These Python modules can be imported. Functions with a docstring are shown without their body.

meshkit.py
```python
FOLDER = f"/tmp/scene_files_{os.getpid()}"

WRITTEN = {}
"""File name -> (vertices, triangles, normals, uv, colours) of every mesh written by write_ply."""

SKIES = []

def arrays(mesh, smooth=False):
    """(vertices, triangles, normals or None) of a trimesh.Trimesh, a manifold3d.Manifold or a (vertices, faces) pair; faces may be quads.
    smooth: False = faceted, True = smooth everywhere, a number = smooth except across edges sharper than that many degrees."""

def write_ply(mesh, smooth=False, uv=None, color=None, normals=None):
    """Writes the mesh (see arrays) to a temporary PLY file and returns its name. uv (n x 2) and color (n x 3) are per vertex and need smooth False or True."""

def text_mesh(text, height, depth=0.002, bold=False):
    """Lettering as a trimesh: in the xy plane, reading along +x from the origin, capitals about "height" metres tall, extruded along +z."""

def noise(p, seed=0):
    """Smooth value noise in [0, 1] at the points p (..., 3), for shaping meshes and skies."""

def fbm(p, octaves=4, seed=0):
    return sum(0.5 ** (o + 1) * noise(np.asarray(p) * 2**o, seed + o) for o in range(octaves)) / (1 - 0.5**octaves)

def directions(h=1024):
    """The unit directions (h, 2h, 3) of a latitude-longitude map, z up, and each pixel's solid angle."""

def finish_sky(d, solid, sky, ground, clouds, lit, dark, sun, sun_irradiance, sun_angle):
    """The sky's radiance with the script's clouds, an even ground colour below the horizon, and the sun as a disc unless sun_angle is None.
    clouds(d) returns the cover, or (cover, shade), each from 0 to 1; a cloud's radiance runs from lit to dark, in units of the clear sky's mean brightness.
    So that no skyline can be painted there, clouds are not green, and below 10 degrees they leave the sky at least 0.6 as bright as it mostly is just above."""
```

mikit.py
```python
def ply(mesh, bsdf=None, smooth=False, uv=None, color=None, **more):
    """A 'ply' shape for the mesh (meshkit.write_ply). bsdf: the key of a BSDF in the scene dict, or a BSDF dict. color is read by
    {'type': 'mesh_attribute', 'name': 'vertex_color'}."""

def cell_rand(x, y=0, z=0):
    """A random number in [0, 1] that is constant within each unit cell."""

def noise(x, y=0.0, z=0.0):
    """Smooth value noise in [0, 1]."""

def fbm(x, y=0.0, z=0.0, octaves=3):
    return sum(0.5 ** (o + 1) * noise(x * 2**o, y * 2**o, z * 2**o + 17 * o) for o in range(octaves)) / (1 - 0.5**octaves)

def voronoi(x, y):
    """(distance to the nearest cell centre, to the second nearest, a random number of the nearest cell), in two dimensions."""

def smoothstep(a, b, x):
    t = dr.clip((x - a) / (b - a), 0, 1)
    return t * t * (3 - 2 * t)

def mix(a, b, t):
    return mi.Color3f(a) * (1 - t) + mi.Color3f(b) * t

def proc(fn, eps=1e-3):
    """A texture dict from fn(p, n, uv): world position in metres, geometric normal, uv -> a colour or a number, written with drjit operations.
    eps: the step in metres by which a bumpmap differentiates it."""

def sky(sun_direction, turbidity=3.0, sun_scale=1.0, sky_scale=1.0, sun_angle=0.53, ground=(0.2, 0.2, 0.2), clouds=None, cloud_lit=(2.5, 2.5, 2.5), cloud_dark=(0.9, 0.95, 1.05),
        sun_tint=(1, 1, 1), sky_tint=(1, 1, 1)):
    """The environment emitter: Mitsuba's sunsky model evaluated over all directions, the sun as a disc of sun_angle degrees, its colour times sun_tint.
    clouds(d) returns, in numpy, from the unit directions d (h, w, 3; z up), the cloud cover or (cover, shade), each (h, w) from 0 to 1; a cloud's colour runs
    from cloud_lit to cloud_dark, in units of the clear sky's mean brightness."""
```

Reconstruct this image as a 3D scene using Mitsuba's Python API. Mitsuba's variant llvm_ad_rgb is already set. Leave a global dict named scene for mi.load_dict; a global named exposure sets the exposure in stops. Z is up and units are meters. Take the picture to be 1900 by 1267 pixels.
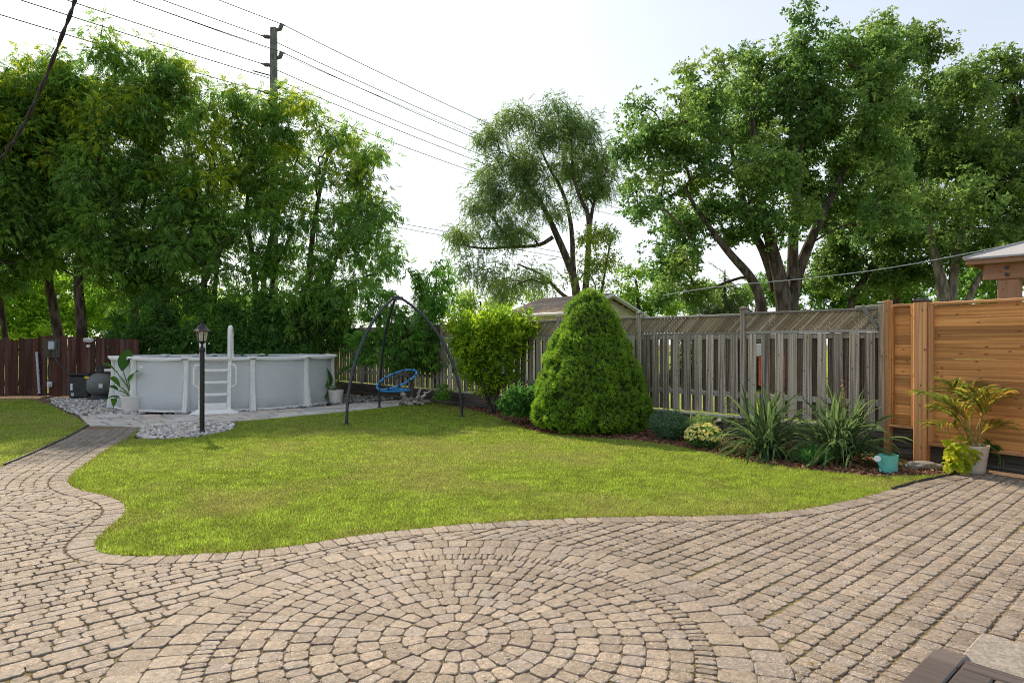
import math, random
import numpy as np, trimesh, drjit as dr, mitsuba as mi, mikit, meshkit
from shapely.geometry import Polygon, LineString, Point, box as sbox
from shapely.ops import unary_union
from shapely.prepared import prep

scene, labels = {}, {}
T4 = mi.ScalarTransform4f
PI = math.pi

# ---------------------------------------------------------------- camera, sky, exposure
F_PX, CAM_H, HOR = 1190.0, 1.6, 640.0          # focal length of the photograph in its pixels, eye height, horizon row
exposure = 2.5
scene['camera'] = {'type': 'perspective', 'fov': 2 * math.degrees(math.atan(950 / F_PX)), 'fov_axis': 'x',
                   'principal_point_offset_y': -(HOR - 633.5) / 1267.0,
                   'near_clip': 0.05, 'far_clip': 2000.0,
                   'to_world': T4().look_at(origin=[0, 0, CAM_H], target=[0, 10, CAM_H], up=[0, 0, 1])}


def cloud_cover(d):
    n = meshkit.fbm(np.stack([d[..., 0] * 2.0, d[..., 1] * 2.0, d[..., 2] * 5.0], -1) + 7.3, 4, 3)
    cover = np.clip(0.46 + 0.5 * (n - 0.5), 0, 1)
    return cover, 0.15 * n


SUN = (-0.55, 0.94, 1.0)
scene['sky'] = mikit.sky(SUN, turbidity=6.0, sun_scale=1.0, sky_scale=1.0, sun_angle=0.8, clouds=cloud_cover,
                         cloud_lit=(1.7, 1.7, 1.7), cloud_dark=(1.3, 1.33, 1.4), ground=(0.14, 0.15, 0.08), sun_tint=(1.0, 1.02, 1.02))


# ---------------------------------------------------------------- helpers
def G(px, py):
    y = F_PX * CAM_H / (py - HOR)
    return np.array([(px - 950.0) * y / F_PX, y])


def at(px, py, y):
    return np.array([(px - 950.0) * y / F_PX, y, CAM_H - (py - HOR) * y / F_PX])


used = set()


def numbered(name):
    if name not in used:
        used.add(name)
        return name
    k = 1
    while f'{name}_{k:03d}' in used:
        k += 1
    used.add(f'{name}_{k:03d}')
    return f'{name}_{k:03d}'


def thing(name, label, cat, group=None, kind=None):
    key = numbered(name)
    labels[key] = {'label': label, 'category': cat}
    if group:
        labels[key]['group'] = group
    if kind:
        labels[key]['kind'] = kind
    return key


def put(name, mesh, bsdf, parent=None, smooth=False, uv=None, color=None, label=None, cat=None, kind=None, group=None, key=None):
    if key is None:
        key = numbered((parent + '__' if parent else '') + name)
    scene[key] = mikit.ply(mesh, bsdf, smooth=smooth, uv=uv, color=color)
    d = {}
    if label:
        d['label'] = label
    if cat:
        d['category'] = cat
    if kind:
        d['kind'] = kind
    if group:
        d['group'] = group
    if d:
        labels[key] = d
    return key


class MB:
    """collects pieces of ONE mesh"""

    def __init__(self):
        self.v, self.f, self.u, self.c, self.n = [], [], [], [], 0

    def add(self, v, f, uv=None, col=None):
        v = np.asarray(v, float)
        f = np.asarray(f, int)
        if f.shape[1] == 4:
            f = np.vstack([f[:, [0, 1, 2]], f[:, [0, 2, 3]]])
        self.v.append(v)
        self.f.append(f + self.n)
        self.u.append(np.zeros((len(v), 2)) if uv is None else np.asarray(uv, float))
        self.c.append(np.ones((len(v), 3)) if col is None else np.broadcast_to(np.asarray(col, float), (len(v), 3)))
        self.n += len(v)
        return self

    def mesh(self):
        return np.vstack(self.v), np.vstack(self.f)

    def put(self, name, bsdf, parent=None, smooth=False, uv=False, color=False, **kw):
        return put(name, self.mesh(), bsdf, parent, smooth, np.vstack(self.u) if uv else None, np.vstack(self.c) if color else None, **kw)


def unit(v):
    v = np.asarray(v, float)
    return v / np.linalg.norm(v)


def tube(pts, rad, n=8, caps=True):
    pts = np.asarray(pts, float)
    m = len(pts)
    rad = np.asarray(rad, float).ravel()
    rad = np.interp(np.linspace(0, 1, m), np.linspace(0, 1, len(rad)), rad) if len(rad) > 1 else np.full(m, rad[0])
    tan = np.gradient(pts, axis=0)
    tan /= np.linalg.norm(tan, axis=1, keepdims=True) + 1e-12
    a = np.cross(tan[0], [0, 0, 1.0] if abs(tan[0][2]) < 0.9 else [1.0, 0, 0])
    a /= np.linalg.norm(a)
    ang = np.arange(n) * 2 * PI / n
    rows = []
    for i in range(m):
        a = a - tan[i] * (a @ tan[i])
        a /= np.linalg.norm(a) + 1e-12
        b = np.cross(tan[i], a)
        rows.append(pts[i] + rad[i] * (np.cos(ang)[:, None] * a + np.sin(ang)[:, None] * b))
    v = np.vstack(rows)
    i, j = np.meshgrid(np.arange(m - 1), np.arange(n), indexing='ij')
    q = np.stack([i * n + j, i * n + (j + 1) % n, (i + 1) * n + (j + 1) % n, (i + 1) * n + j], -1).reshape(-1, 4)
    f = np.vstack([q[:, [0, 1, 2]], q[:, [0, 2, 3]]])
    if caps:
        v = np.vstack([v, pts[:1], pts[-1:]])
        k = np.arange(n)
        f = np.vstack([f, np.stack([k * 0 + m * n, (k + 1) % n, k], 1), np.stack([k * 0 + m * n + 1, (m - 1) * n + k, (m - 1) * n + (k + 1) % n], 1)])
    return v, f


def lathe(prof, n=24, c=(0, 0, 0)):
    prof = np.asarray(prof, float)
    m = len(prof)
    ang = np.arange(n) * 2 * PI / n
    v = np.stack([prof[:, None, 0] * np.cos(ang), prof[:, None, 0] * np.sin(ang), np.repeat(prof[:, 1:2], n, 1)], -1).reshape(-1, 3) + np.asarray(c, float)
    i, j = np.meshgrid(np.arange(m - 1), np.arange(n), indexing='ij')
    q = np.stack([i * n + j, i * n + (j + 1) % n, (i + 1) * n + (j + 1) % n, (i + 1) * n + j], -1).reshape(-1, 4)
    return v, np.vstack([q[:, [0, 1, 2]], q[:, [0, 2, 3]]])


def torus(R, r, n=40, m=8):
    a = np.arange(n) * 2 * PI / n
    pts = np.stack([R * np.cos(a), R * np.sin(a), 0 * a], 1)
    b = np.arange(m) * 2 * PI / m
    v = (pts[:, None, :] + r * (np.cos(b)[None, :, None] * (pts / R)[:, None, :] + np.sin(b)[None, :, None] * np.array([0, 0, 1.0]))).reshape(-1, 3)
    i, j = np.meshgrid(np.arange(n), np.arange(m), indexing='ij')
    q = np.stack([i * m + j, ((i + 1) % n) * m + j, ((i + 1) % n) * m + (j + 1) % m, i * m + (j + 1) % m], -1).reshape(-1, 4)
    return v, np.vstack([q[:, [0, 1, 2]], q[:, [0, 2, 3]]])


_CH = None


def cbox(lx, ly, lz, b=0.004):
    """box centred on the origin with chamfered edges, 24 vertices"""
    global _CH
    s = np.array([[x, y, z] for x in (-1, 1) for y in (-1, 1) for z in (-1, 1)], float)
    half = np.array([lx, ly, lz]) / 2
    b = min(b, 0.45 * min(lx, ly, lz))
    v = np.vstack([s * (half - b) + s * np.eye(3)[k] * b for k in range(3)])
    if _CH is None:
        t = np.vstack([s * 0.8 + s * np.eye(3)[k] * 0.2 for k in range(3)])
        m = trimesh.Trimesh(t, process=False).convex_hull if False else trimesh.convex.convex_hull(t, qhull_options='QbB Pp Qt')
        idx = [int(np.argmin(np.abs(t - p).sum(1))) for p in m.vertices]
        _CH = np.array(idx)[np.array(m.faces)]
    return v, _CH


def frame(o, x, y, z):
    m = np.eye(4)
    m[:3, 0], m[:3, 1], m[:3, 2], m[:3, 3] = x, y, z, o
    return m


def xf(m, v):
    return np.asarray(v) @ m[:3, :3].T + m[:3, 3]


rs_board = np.random.RandomState(5)


def board(size, centre, x, y, z=None, b=0.004, grain=0):
    """chamfered plank; x, y, z: unit axes in the world; grain: local axis along the grain. -> v, f, uv (u along the grain in metres, whole twenties tell boards apart)"""
    x, y = unit(x), unit(y)
    z = np.cross(x, y) if z is None else unit(z)
    v, f = cbox(*size, b)
    o = [k for k in range(3) if k != grain]
    uv = np.stack([v[:, grain] + 20.0 * rs_board.randint(1, 60) + 8.0, v[:, o[0]] + v[:, o[1]] + rs_board.rand() * 5], 1)
    return xf(frame(centre, x, y, z), v), f, uv


def put_board(name, bsdf, parent, size, centre, x, y, z=None, b=0.004, grain=0, **kw):
    v, f, uv = board(size, centre, x, y, z, b, grain)
    return put(name, (v, f), bsdf, parent, False, uv, **kw)


def grid_faces(nu, nv):
    i, j = np.meshgrid(np.arange(nu - 1), np.arange(nv - 1), indexing='ij')
    q = np.stack([i * nv + j, (i + 1) * nv + j, (i + 1) * nv + j + 1, i * nv + j + 1], -1).reshape(-1, 4)
    return np.vstack([q[:, [0, 1, 2]], q[:, [0, 2, 3]]])


def chaikin(p, it=3):
    p = np.asarray(p, float)
    for _ in range(it):
        q = np.empty((2 * len(p) - 2, p.shape[1]))
        q[0::2] = 0.75 * p[:-1] + 0.25 * p[1:]
        q[1::2] = 0.25 * p[:-1] + 0.75 * p[1:]
        p = np.vstack([p[:1], q, p[-1:]])
    return p


def sheet(poly, z):
    """flat triangulated polygon at height z"""
    vs, fs, at_ = [], [], 0
    for g in getattr(poly, 'geoms', [poly]):
        v, f = trimesh.creation.triangulate_polygon(g, engine='earcut')
        vs.append(np.asarray(v))
        fs.append(np.asarray(f) + at_)
        at_ += len(v)
    v, f = np.vstack(vs), np.vstack(fs)
    a, b = v[f[:, 1]] - v[f[:, 0]], v[f[:, 2]] - v[f[:, 0]]
    flip = a[:, 0] * b[:, 1] - a[:, 1] * b[:, 0] < 0
    f = np.where(flip[:, None], f[:, ::-1], f)
    return np.column_stack([v, np.full(len(v), z)]), f


def sample_poly(poly, n, rs):
    x0, y0, x1, y1 = poly.bounds
    out = np.zeros((0, 2))
    import shapely
    while len(out) < n:
        p = rs.rand(int(n * 1.5) + 100, 2) * [x1 - x0, y1 - y0] + [x0, y0]
        p = p[shapely.contains_xy(poly, p[:, 0], p[:, 1])]
        out = np.vstack([out, p])
    return out[:n]


# ---------------------------------------------------------------- materials
def rgb(*c):
    return {'type': 'rgb', 'value': list(c)}


def plain(name, c, rough=0.6, metallic=0.0, spec=0.5, two=True, **k):
    d = {'type': 'principled', 'base_color': c if isinstance(c, dict) else rgb(*c), 'roughness': rough, 'metallic': metallic, 'specular': spec, **k}
    scene[name] = {'type': 'twosided', 'bsdf': d} if two else d


def bumped(name, c, height, rough=0.8, scale=1.0, spec=0.3, eps=1e-3):
    inner = {'type': 'principled', 'base_color': c if isinstance(c, dict) else rgb(*c), 'roughness': rough, 'specular': spec}
    scene[name] = {'type': 'twosided', 'bsdf': {'type': 'bumpmap', 'arbitrary': mikit.proc(height, eps), 'scale': scale, 'bsdf': inner}}


N, FB, VO, CR, SS, MX = mikit.noise, mikit.fbm, mikit.voronoi, mikit.cell_rand, mikit.smoothstep, mikit.mix


def paver_col(p, n, uv):
    tone = MX((0.140, 0.115, 0.093), (0.218, 0.181, 0.146), uv.x)
    tone = MX(tone, (0.185, 0.165, 0.15), SS(0.6, 1.0, uv.y) * 0.7)
    big = FB(p.x * 0.9, p.y * 0.9, 3.0)
    sp = N(p.x * 190, p.y * 190, p.z * 60)
    sp2 = N(p.x * 55, p.y * 55, 9.0)
    stain = SS(0.55, 0.75, FB(p.x * 0.45 + 9.0, p.y * 0.45, 6.0, 4))
    c = tone * (0.80 + 0.45 * big) * (0.76 + 0.44 * sp2) * (1.0 - 0.15 * stain)
    c = MX(c, (0.50, 0.46, 0.42), SS(0.78, 0.94, sp) * 0.7)
    return MX(c, (0.07, 0.06, 0.05), SS(0.24, 0.10, sp) * 0.55)


def paver_h(p, n, uv):
    return 0.0035 * N(p.x * 120, p.y * 120, 2.0) + 0.003 * N(p.x * 45, p.y * 45, 5.0)


bumped('m_paver', mikit.proc(paver_col), paver_h, rough=0.75, spec=0.35)


def joint_col(p, n, uv):
    a = N(p.x * 60, p.y * 60)
    m = SS(0.5, 0.75, FB(p.x * 1.7, p.y * 1.7, 4.0))
    return MX(MX((0.095, 0.070, 0.046), (0.18, 0.138, 0.095), a), (0.11, 0.10, 0.03), m * 0.7)


plain('m_joint', mikit.proc(joint_col), 0.95, spec=0.1)


def flag_col(p, n, uv):
    c = MX((0.32, 0.31, 0.29), (0.46, 0.43, 0.395), uv.x)
    c = MX(c, (0.42, 0.34, 0.26), SS(0.55, 0.9, uv.y) * 0.5)
    return c * (0.7 + 0.45 * FB(p.x * 4, p.y * 4, 1.0)) * (0.85 + 0.3 * N(p.x * 70, p.y * 70))


plain('m_flag', mikit.proc(flag_col), 0.85, spec=0.25)


def slab_col(p, n, uv):
    return MX((0.11, 0.10, 0.09), (0.26, 0.24, 0.215), FB(p.x * 28, p.y * 28, p.z * 10)) * (0.75 + 0.5 * N(p.x * 90, p.y * 90))


bumped('m_slab', mikit.proc(slab_col), lambda p, n, uv: 0.006 * FB(p.x * 40, p.y * 40, 1.0), rough=0.9)


def lawn_col(p, n, uv):
    big = FB(p.x * 0.8, p.y * 0.8, 2.0)
    a = N(p.x * 35, p.y * 35)
    c = MX((0.08, 0.11, 0.016), (0.17, 0.18, 0.04), a)
    return MX(c, (0.20, 0.17, 0.07), SS(0.52, 0.78, big) * 0.6)


plain('m_lawn', mikit.proc(lawn_col), 0.95, spec=0.05)


def far_col(p, n, uv):
    return MX((0.10, 0.15, 0.025), (0.22, 0.24, 0.06), FB(p.x * 0.5, p.y * 0.5, 1.0)) * (0.7 + 0.6 * N(p.x * 9, p.y * 9))


plain('m_far_grass', mikit.proc(far_col), 0.95, spec=0.05)


def soil_col(p, n, uv):
    return MX((0.075, 0.050, 0.034), (0.17, 0.12, 0.085), N(p.x * 40, p.y * 40)) * (0.7 + 0.6 * FB(p.x * 3, p.y * 3))


plain('m_soil', mikit.proc(soil_col), 0.95, spec=0.1)
VC = {'type': 'mesh_attribute', 'name': 'vertex_color'}
plain('m_vc_matte', VC, 0.9, spec=0.2)
plain('m_vc_stone', VC, 0.6, spec=0.4)


def wood(c0, c1, c2, knot, fine=70.0, streak=1.0):
    def fn(p, n, uv):
        g = FB(uv.x * 1.3 * streak, uv.y * fine, 3.0)
        t = CR(dr.floor(uv.x / 20.0), 3.0, 1.0)
        w = N(uv.x * 0.9, uv.y * 9.0, 7.0)
        c = MX(c0, c1, SS(0.25, 0.75, g))
        c = MX(c, c2, SS(0.35, 0.8, w) * 0.55) * (0.62 + 0.7 * t)
        d1, d2, r = VO(uv.x * 3.2, uv.y * 8.0)
        return MX(c, knot, SS(0.10, 0.04, d1) * SS(0.35, 0.5, r) * 0.9)
    return fn


plain('m_grey_wood', mikit.proc(wood((0.17, 0.142, 0.114), (0.49, 0.435, 0.365), (0.32, 0.29, 0.21), (0.10, 0.085, 0.07))), 0.85, spec=0.2)
plain('m_grey_rail', mikit.proc(wood((0.22, 0.21, 0.19), (0.40, 0.38, 0.35), (0.30, 0.31, 0.25), (0.14, 0.12, 0.10))), 0.85, spec=0.2)
plain('m_brown_board', mikit.proc(wood((0.075, 0.060, 0.048), (0.20, 0.16, 0.13), (0.13, 0.105, 0.085), (0.06, 0.045, 0.035))), 0.9, spec=0.15)  # rear fence boards: browner wood, darkened in colour for the shade behind the gaps
plain('m_lattice', mikit.proc(wood((0.20, 0.155, 0.10), (0.36, 0.29, 0.20), (0.30, 0.27, 0.19), (0.2, 0.16, 0.1), 110.0)), 0.85, spec=0.2)
plain('m_cedar', mikit.proc(wood((0.34, 0.145, 0.042), (0.62, 0.30, 0.095), (0.50, 0.22, 0.066), (0.12, 0.045, 0.018), 60.0)), 0.6, spec=0.35)
plain('m_cedar_post', mikit.proc(wood((0.38, 0.185, 0.078), (0.54, 0.29, 0.135), (0.45, 0.22, 0.10), (0.18, 0.08, 0.03), 60.0)), 0.65, spec=0.3)
plain('m_brown_wood', mikit.proc(wood((0.050, 0.020, 0.015), (0.085, 0.034, 0.025), (0.12, 0.085, 0.07), (0.05, 0.03, 0.025))), 0.85, spec=0.2)
plain('m_timber', mikit.proc(wood((0.055, 0.048, 0.042), (0.13, 0.115, 0.10), (0.09, 0.085, 0.06), (0.05, 0.04, 0.03), 60.0)), 0.9, spec=0.15)
plain('m_tan_wood', mikit.proc(wood((0.25, 0.13, 0.08), (0.34, 0.19, 0.12), (0.30, 0.16, 0.10), (0.2, 0.1, 0.06), 40.0)), 0.7, spec=0.25)
plain('m_drift', mikit.proc(wood((0.22, 0.18, 0.15), (0.48, 0.42, 0.37), (0.30, 0.25, 0.2), (0.12, 0.1, 0.08), 30.0)), 0.9, spec=0.15)
plain('m_deck', mikit.proc(wood((0.060, 0.047, 0.042), (0.095, 0.076, 0.068), (0.08, 0.065, 0.06), (0.06, 0.05, 0.045), 120.0)), 0.45, spec=0.5)


def bark_fn(c0, c1):
    def fn(p, n, uv):
        a = FB(p.x * 14 + 0.5 * p.z, p.y * 14, p.z * 3.0)
        return MX(c0, c1, SS(0.3, 0.7, a))
    return fn


plain('m_bark', mikit.proc(bark_fn((0.045, 0.035, 0.028), (0.135, 0.11, 0.09))), 0.95, spec=0.1)
plain('m_bark_light', mikit.proc(bark_fn((0.12, 0.10, 0.085), (0.26, 0.22, 0.19))), 0.95, spec=0.1)


def leafmat(name, trans, rough=0.45, spec_ior=1.45):
    scene[name] = {'type': 'principledthin', 'base_color': VC, 'roughness': rough, 'diff_trans': trans, 'eta': spec_ior, 'spec_trans': 0.0}


leafmat('m_leaf', 1.15)
leafmat('m_leaf_soft', 0.8, 0.6)
leafmat('m_grass', 0.9, 0.55)


def pool_wall_col(p, n, uv):
    a = N(p.x * 3, p.y * 3, p.z * 45)
    b = N(p.x * 20, p.y * 20, p.z * 90)
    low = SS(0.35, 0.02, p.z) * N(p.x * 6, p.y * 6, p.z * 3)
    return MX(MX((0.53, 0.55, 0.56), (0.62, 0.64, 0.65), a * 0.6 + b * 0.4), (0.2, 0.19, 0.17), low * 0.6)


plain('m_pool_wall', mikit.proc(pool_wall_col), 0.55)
plain('m_pool_trim', mikit.proc(lambda p, n, uv: MX((0.72, 0.72, 0.71), (0.80, 0.80, 0.79), N(p.x * 8, p.y * 8, p.z * 20))), 0.4)
plain('m_white_plastic', mikit.proc(lambda p, n, uv: MX((0.70, 0.69, 0.66), (0.80, 0.79, 0.77), FB(p.x * 9, p.y * 9, p.z * 9))), 0.4)
plain('m_white_pot', mikit.proc(lambda p, n, uv: MX((0.68, 0.65, 0.60), (0.78, 0.76, 0.72), FB(p.x * 7, p.y * 7, p.z * 7)) * (1.0 - 0.25 * SS(0.06, 0.0, p.z))), 0.45)
plain('m_cream_pot', mikit.proc(lambda p, n, uv: MX((0.52, 0.43, 0.34), (0.60, 0.51, 0.41), FB(p.x * 9, p.y * 9, p.z * 9)) * (1.0 - 0.3 * SS(0.05, 0.0, p.z))), 0.45)
plain('m_black_paint', mikit.proc(lambda p, n, uv: MX((0.006, 0.006, 0.007), (0.014, 0.014, 0.016), N(p.x * 30, p.y * 30, p.z * 30))), 0.35)
plain('m_black_plastic', mikit.proc(lambda p, n, uv: MX((0.014, 0.015, 0.017), (0.028, 0.03, 0.033), N(p.x * 12, p.y * 12, p.z * 12))), 0.5)
plain('m_steel_dark', mikit.proc(lambda p, n, uv: MX((0.022, 0.025, 0.034), (0.040, 0.044, 0.056), N(p.x * 25, p.y * 25, p.z * 25))), 0.4)
plain('m_tank', mikit.proc(lambda p, n, uv: MX((0.105, 0.11, 0.11), (0.15, 0.155, 0.155), FB(p.x * 10, p.y * 10, p.z * 10))), 0.5)
plain('m_grey_metal', mikit.proc(lambda p, n, uv: MX((0.34, 0.38, 0.42), (0.46, 0.50, 0.54), N(p.x * 20, p.y * 20, p.z * 20))), 0.4, 0.2)
plain('m_blue_paint', mikit.proc(lambda p, n, uv: MX((0.015, 0.15, 0.42), (0.03, 0.24, 0.55), N(p.x * 40, p.y * 40, p.z * 40))), 0.35)
plain('m_teal_paint', mikit.proc(lambda p, n, uv: MX((0.11, 0.42, 0.37), (0.15, 0.50, 0.45), FB(p.x * 20, p.y * 20, p.z * 20))), 0.35)
plain('m_cord', (0.02, 0.02, 0.024), 0.8)
plain('m_wire', (0.05, 0.052, 0.058), 0.7)
plain('m_cable', (0.022, 0.02, 0.02), 0.45)
plain('m_pole', mikit.proc(bark_fn((0.10, 0.115, 0.105), (0.20, 0.21, 0.19))), 0.9)
plain('m_insulator', (0.09, 0.10, 0.11), 0.35)
plain('m_red', mikit.proc(lambda p, n, uv: MX((0.50, 0.07, 0.05), (0.62, 0.12, 0.09), N(p.x * 6, p.y * 6, p.z * 6))), 0.5)
plain('m_pale', (0.6, 0.62, 0.62), 0.5)
plain('m_liner', mikit.proc(lambda p, n, uv: MX((0.10, 0.22, 0.33), (0.18, 0.34, 0.46), VO(p.x * 6 + p.z * 3, p.y * 6)[0])), 0.4)
scene['m_water'] = {'type': 'dielectric', 'int_ior': 1.33}
scene['m_lamp_glass'] = {'type': 'thindielectric', 'int_ior': 1.5}
plain('m_roof_metal', (0.36, 0.36, 0.37), 0.45, 0.3)


def shingle_col(p, n, uv):
    r = dr.floor(p.z * 14.0)
    k = CR(dr.floor((p.x + p.y) * 4.0 + CR(r, 1.0) * 3.0), r, 2.0)
    return MX((0.15, 0.115, 0.095), (0.30, 0.24, 0.20), k) * (0.8 + 0.4 * N(p.x * 30, p.y * 30, p.z * 30))


plain('m_shingle', mikit.proc(shingle_col), 0.95, spec=0.1)
plain('m_siding', mikit.proc(lambda p, n, uv: MX((0.70, 0.68, 0.60), (0.76, 0.74, 0.66), N(p.x * 5, p.y * 5, p.z * 5))), 0.6)
plain('m_fascia', (0.62, 0.62, 0.60), 0.5)
plain('m_vc_yellow', (0.65, 0.45, 0.04), 0.5)
plain('m_vinyl', (0.42, 0.44, 0.45), 0.5)
plain('m_feeder', (0.42, 0.48, 0.45), 0.25)
scene['m_lamp_pane'] = {'type': 'blendbsdf', 'weight': 0.45, 'a': {'type': 'thindielectric', 'int_ior': 1.5}, 'b': {'type': 'twosided', 'bsdf': {'type': 'diffuse', 'reflectance': rgb(0.62, 0.56, 0.42)}}}
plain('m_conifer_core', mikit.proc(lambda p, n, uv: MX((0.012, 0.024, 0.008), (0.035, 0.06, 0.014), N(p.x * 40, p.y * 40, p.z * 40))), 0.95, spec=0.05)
plain('m_stalk', mikit.proc(lambda p, n, uv: MX((0.22, 0.12, 0.06), (0.34, 0.22, 0.10), N(p.x * 60, p.y * 60, p.z * 60))), 0.8)
plain('m_stem', mikit.proc(lambda p, n, uv: MX((0.07, 0.13, 0.03), (0.13, 0.19, 0.05), N(p.x * 30, p.y * 30, p.z * 30))), 0.5)
plain('m_palm_stem', mikit.proc(lambda p, n, uv: MX((0.16, 0.17, 0.03), (0.30, 0.22, 0.06), N(p.x * 30, p.y * 30, p.z * 30))), 0.5)

# ---------------------------------------------------------------- ground plan (metres; camera over the origin, looking along +y)
FA, FD = np.array([5.55, 9.6]), unit([-0.677, 0.736])        # grey fence: right-hand end and direction
FN = np.array([-FD[1], FD[0]])                               # points into the yard
if FN @ (np.zeros(2) - FA) < 0:
    FN = -FN


def FP(t, off=0.0, z=0.0):
    p = FA + FD * t + FN * off
    return np.array([p[0], p[1], z])


CA0, CD = np.array([5.66, 8.83]), unit([0.55, -0.835])       # cedar fence: corner post and direction
CN = np.array([CD[1], -CD[0]])
if CN @ (np.zeros(2) - CA0) < 0:
    CN = -CN


def CP(s, off=0.0, z=0.0):
    p = CA0 + CD * s + CN * off
    return np.array([p[0], p[1], z])


edge_px = [(262, 792), (240, 812), (200, 832), (160, 860), (131, 882), (126, 897), (150, 909), (195, 917), (228, 929), (239, 945), (226, 960), (195, 985), (177, 1003), (179, 1018),
           (205, 1027), (260, 1030), (330, 1029), (480, 1019), (560, 1009), (700, 986), (850, 972), (1000, 962), (1150, 957), (1300, 956), (1400, 952), (1500, 943), (1600, 922), (1660, 905), (1720, 889), (1768, 880)]
edge = chaikin([G(*p) for p in edge_px], 2)                  # lawn edge along path and patio
bed_px = [(1768, 880), (1700, 884), (1600, 883), (1500, 871), (1420, 861), (1350, 847), (1290, 834), (1200, 818), (1100, 812), (1000, 803), (960, 789), (920, 773), (880, 761), (840, 753), (810, 746)]
bed_edge = chaikin([G(*p) for p in bed_px], 2)
near_flag = [G(805, 745), G(760, 751), G(640, 764), G(500, 777), G(436, 783)]
peb1_px = [(436, 783), (441, 790), (425, 799), (370, 810), (300, 815), (246, 813), (262, 792)]
lawn_poly = Polygon(np.vstack([edge, bed_edge, near_flag, [G(*p) for p in peb1_px[1:6]]])).buffer(0)
peb1_poly = Polygon(np.vstack([chaikin([G(*p) for p in peb1_px], 1), [G(300, 788), G(380, 784)]])).buffer(0)
left_edge = chaikin([G(164, 789), G(130, 809), G(60, 841), G(0, 866), np.array([-6.45, 7.4]), np.array([-6.6, 6.4]), np.array([-7.1, 5.2]), np.array([-8.2, 4.4])], 2)
left_lawn_poly = Polygon(np.vstack([left_edge, [(-14, 4.4), (-19, 10), (-18, 19.3), (-14.8, 19.3), G(60, 742), G(95, 752), G(120, 764), G(145, 776)]])).buffer(0)
flag_poly = Polygon([G(145, 770), (-8.8, 14.76), (-7.56, 14.85), (-6.25, 15.6), (-5.17, 16.5), (-4.4, 17.6), (-3.4, 18.6), (-2.35, 18.9), G(805, 745), G(760, 751), G(640, 764), G(500, 777), G(380, 784), G(300, 788), G(262, 792), G(164, 790)]).buffer(0)
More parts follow.
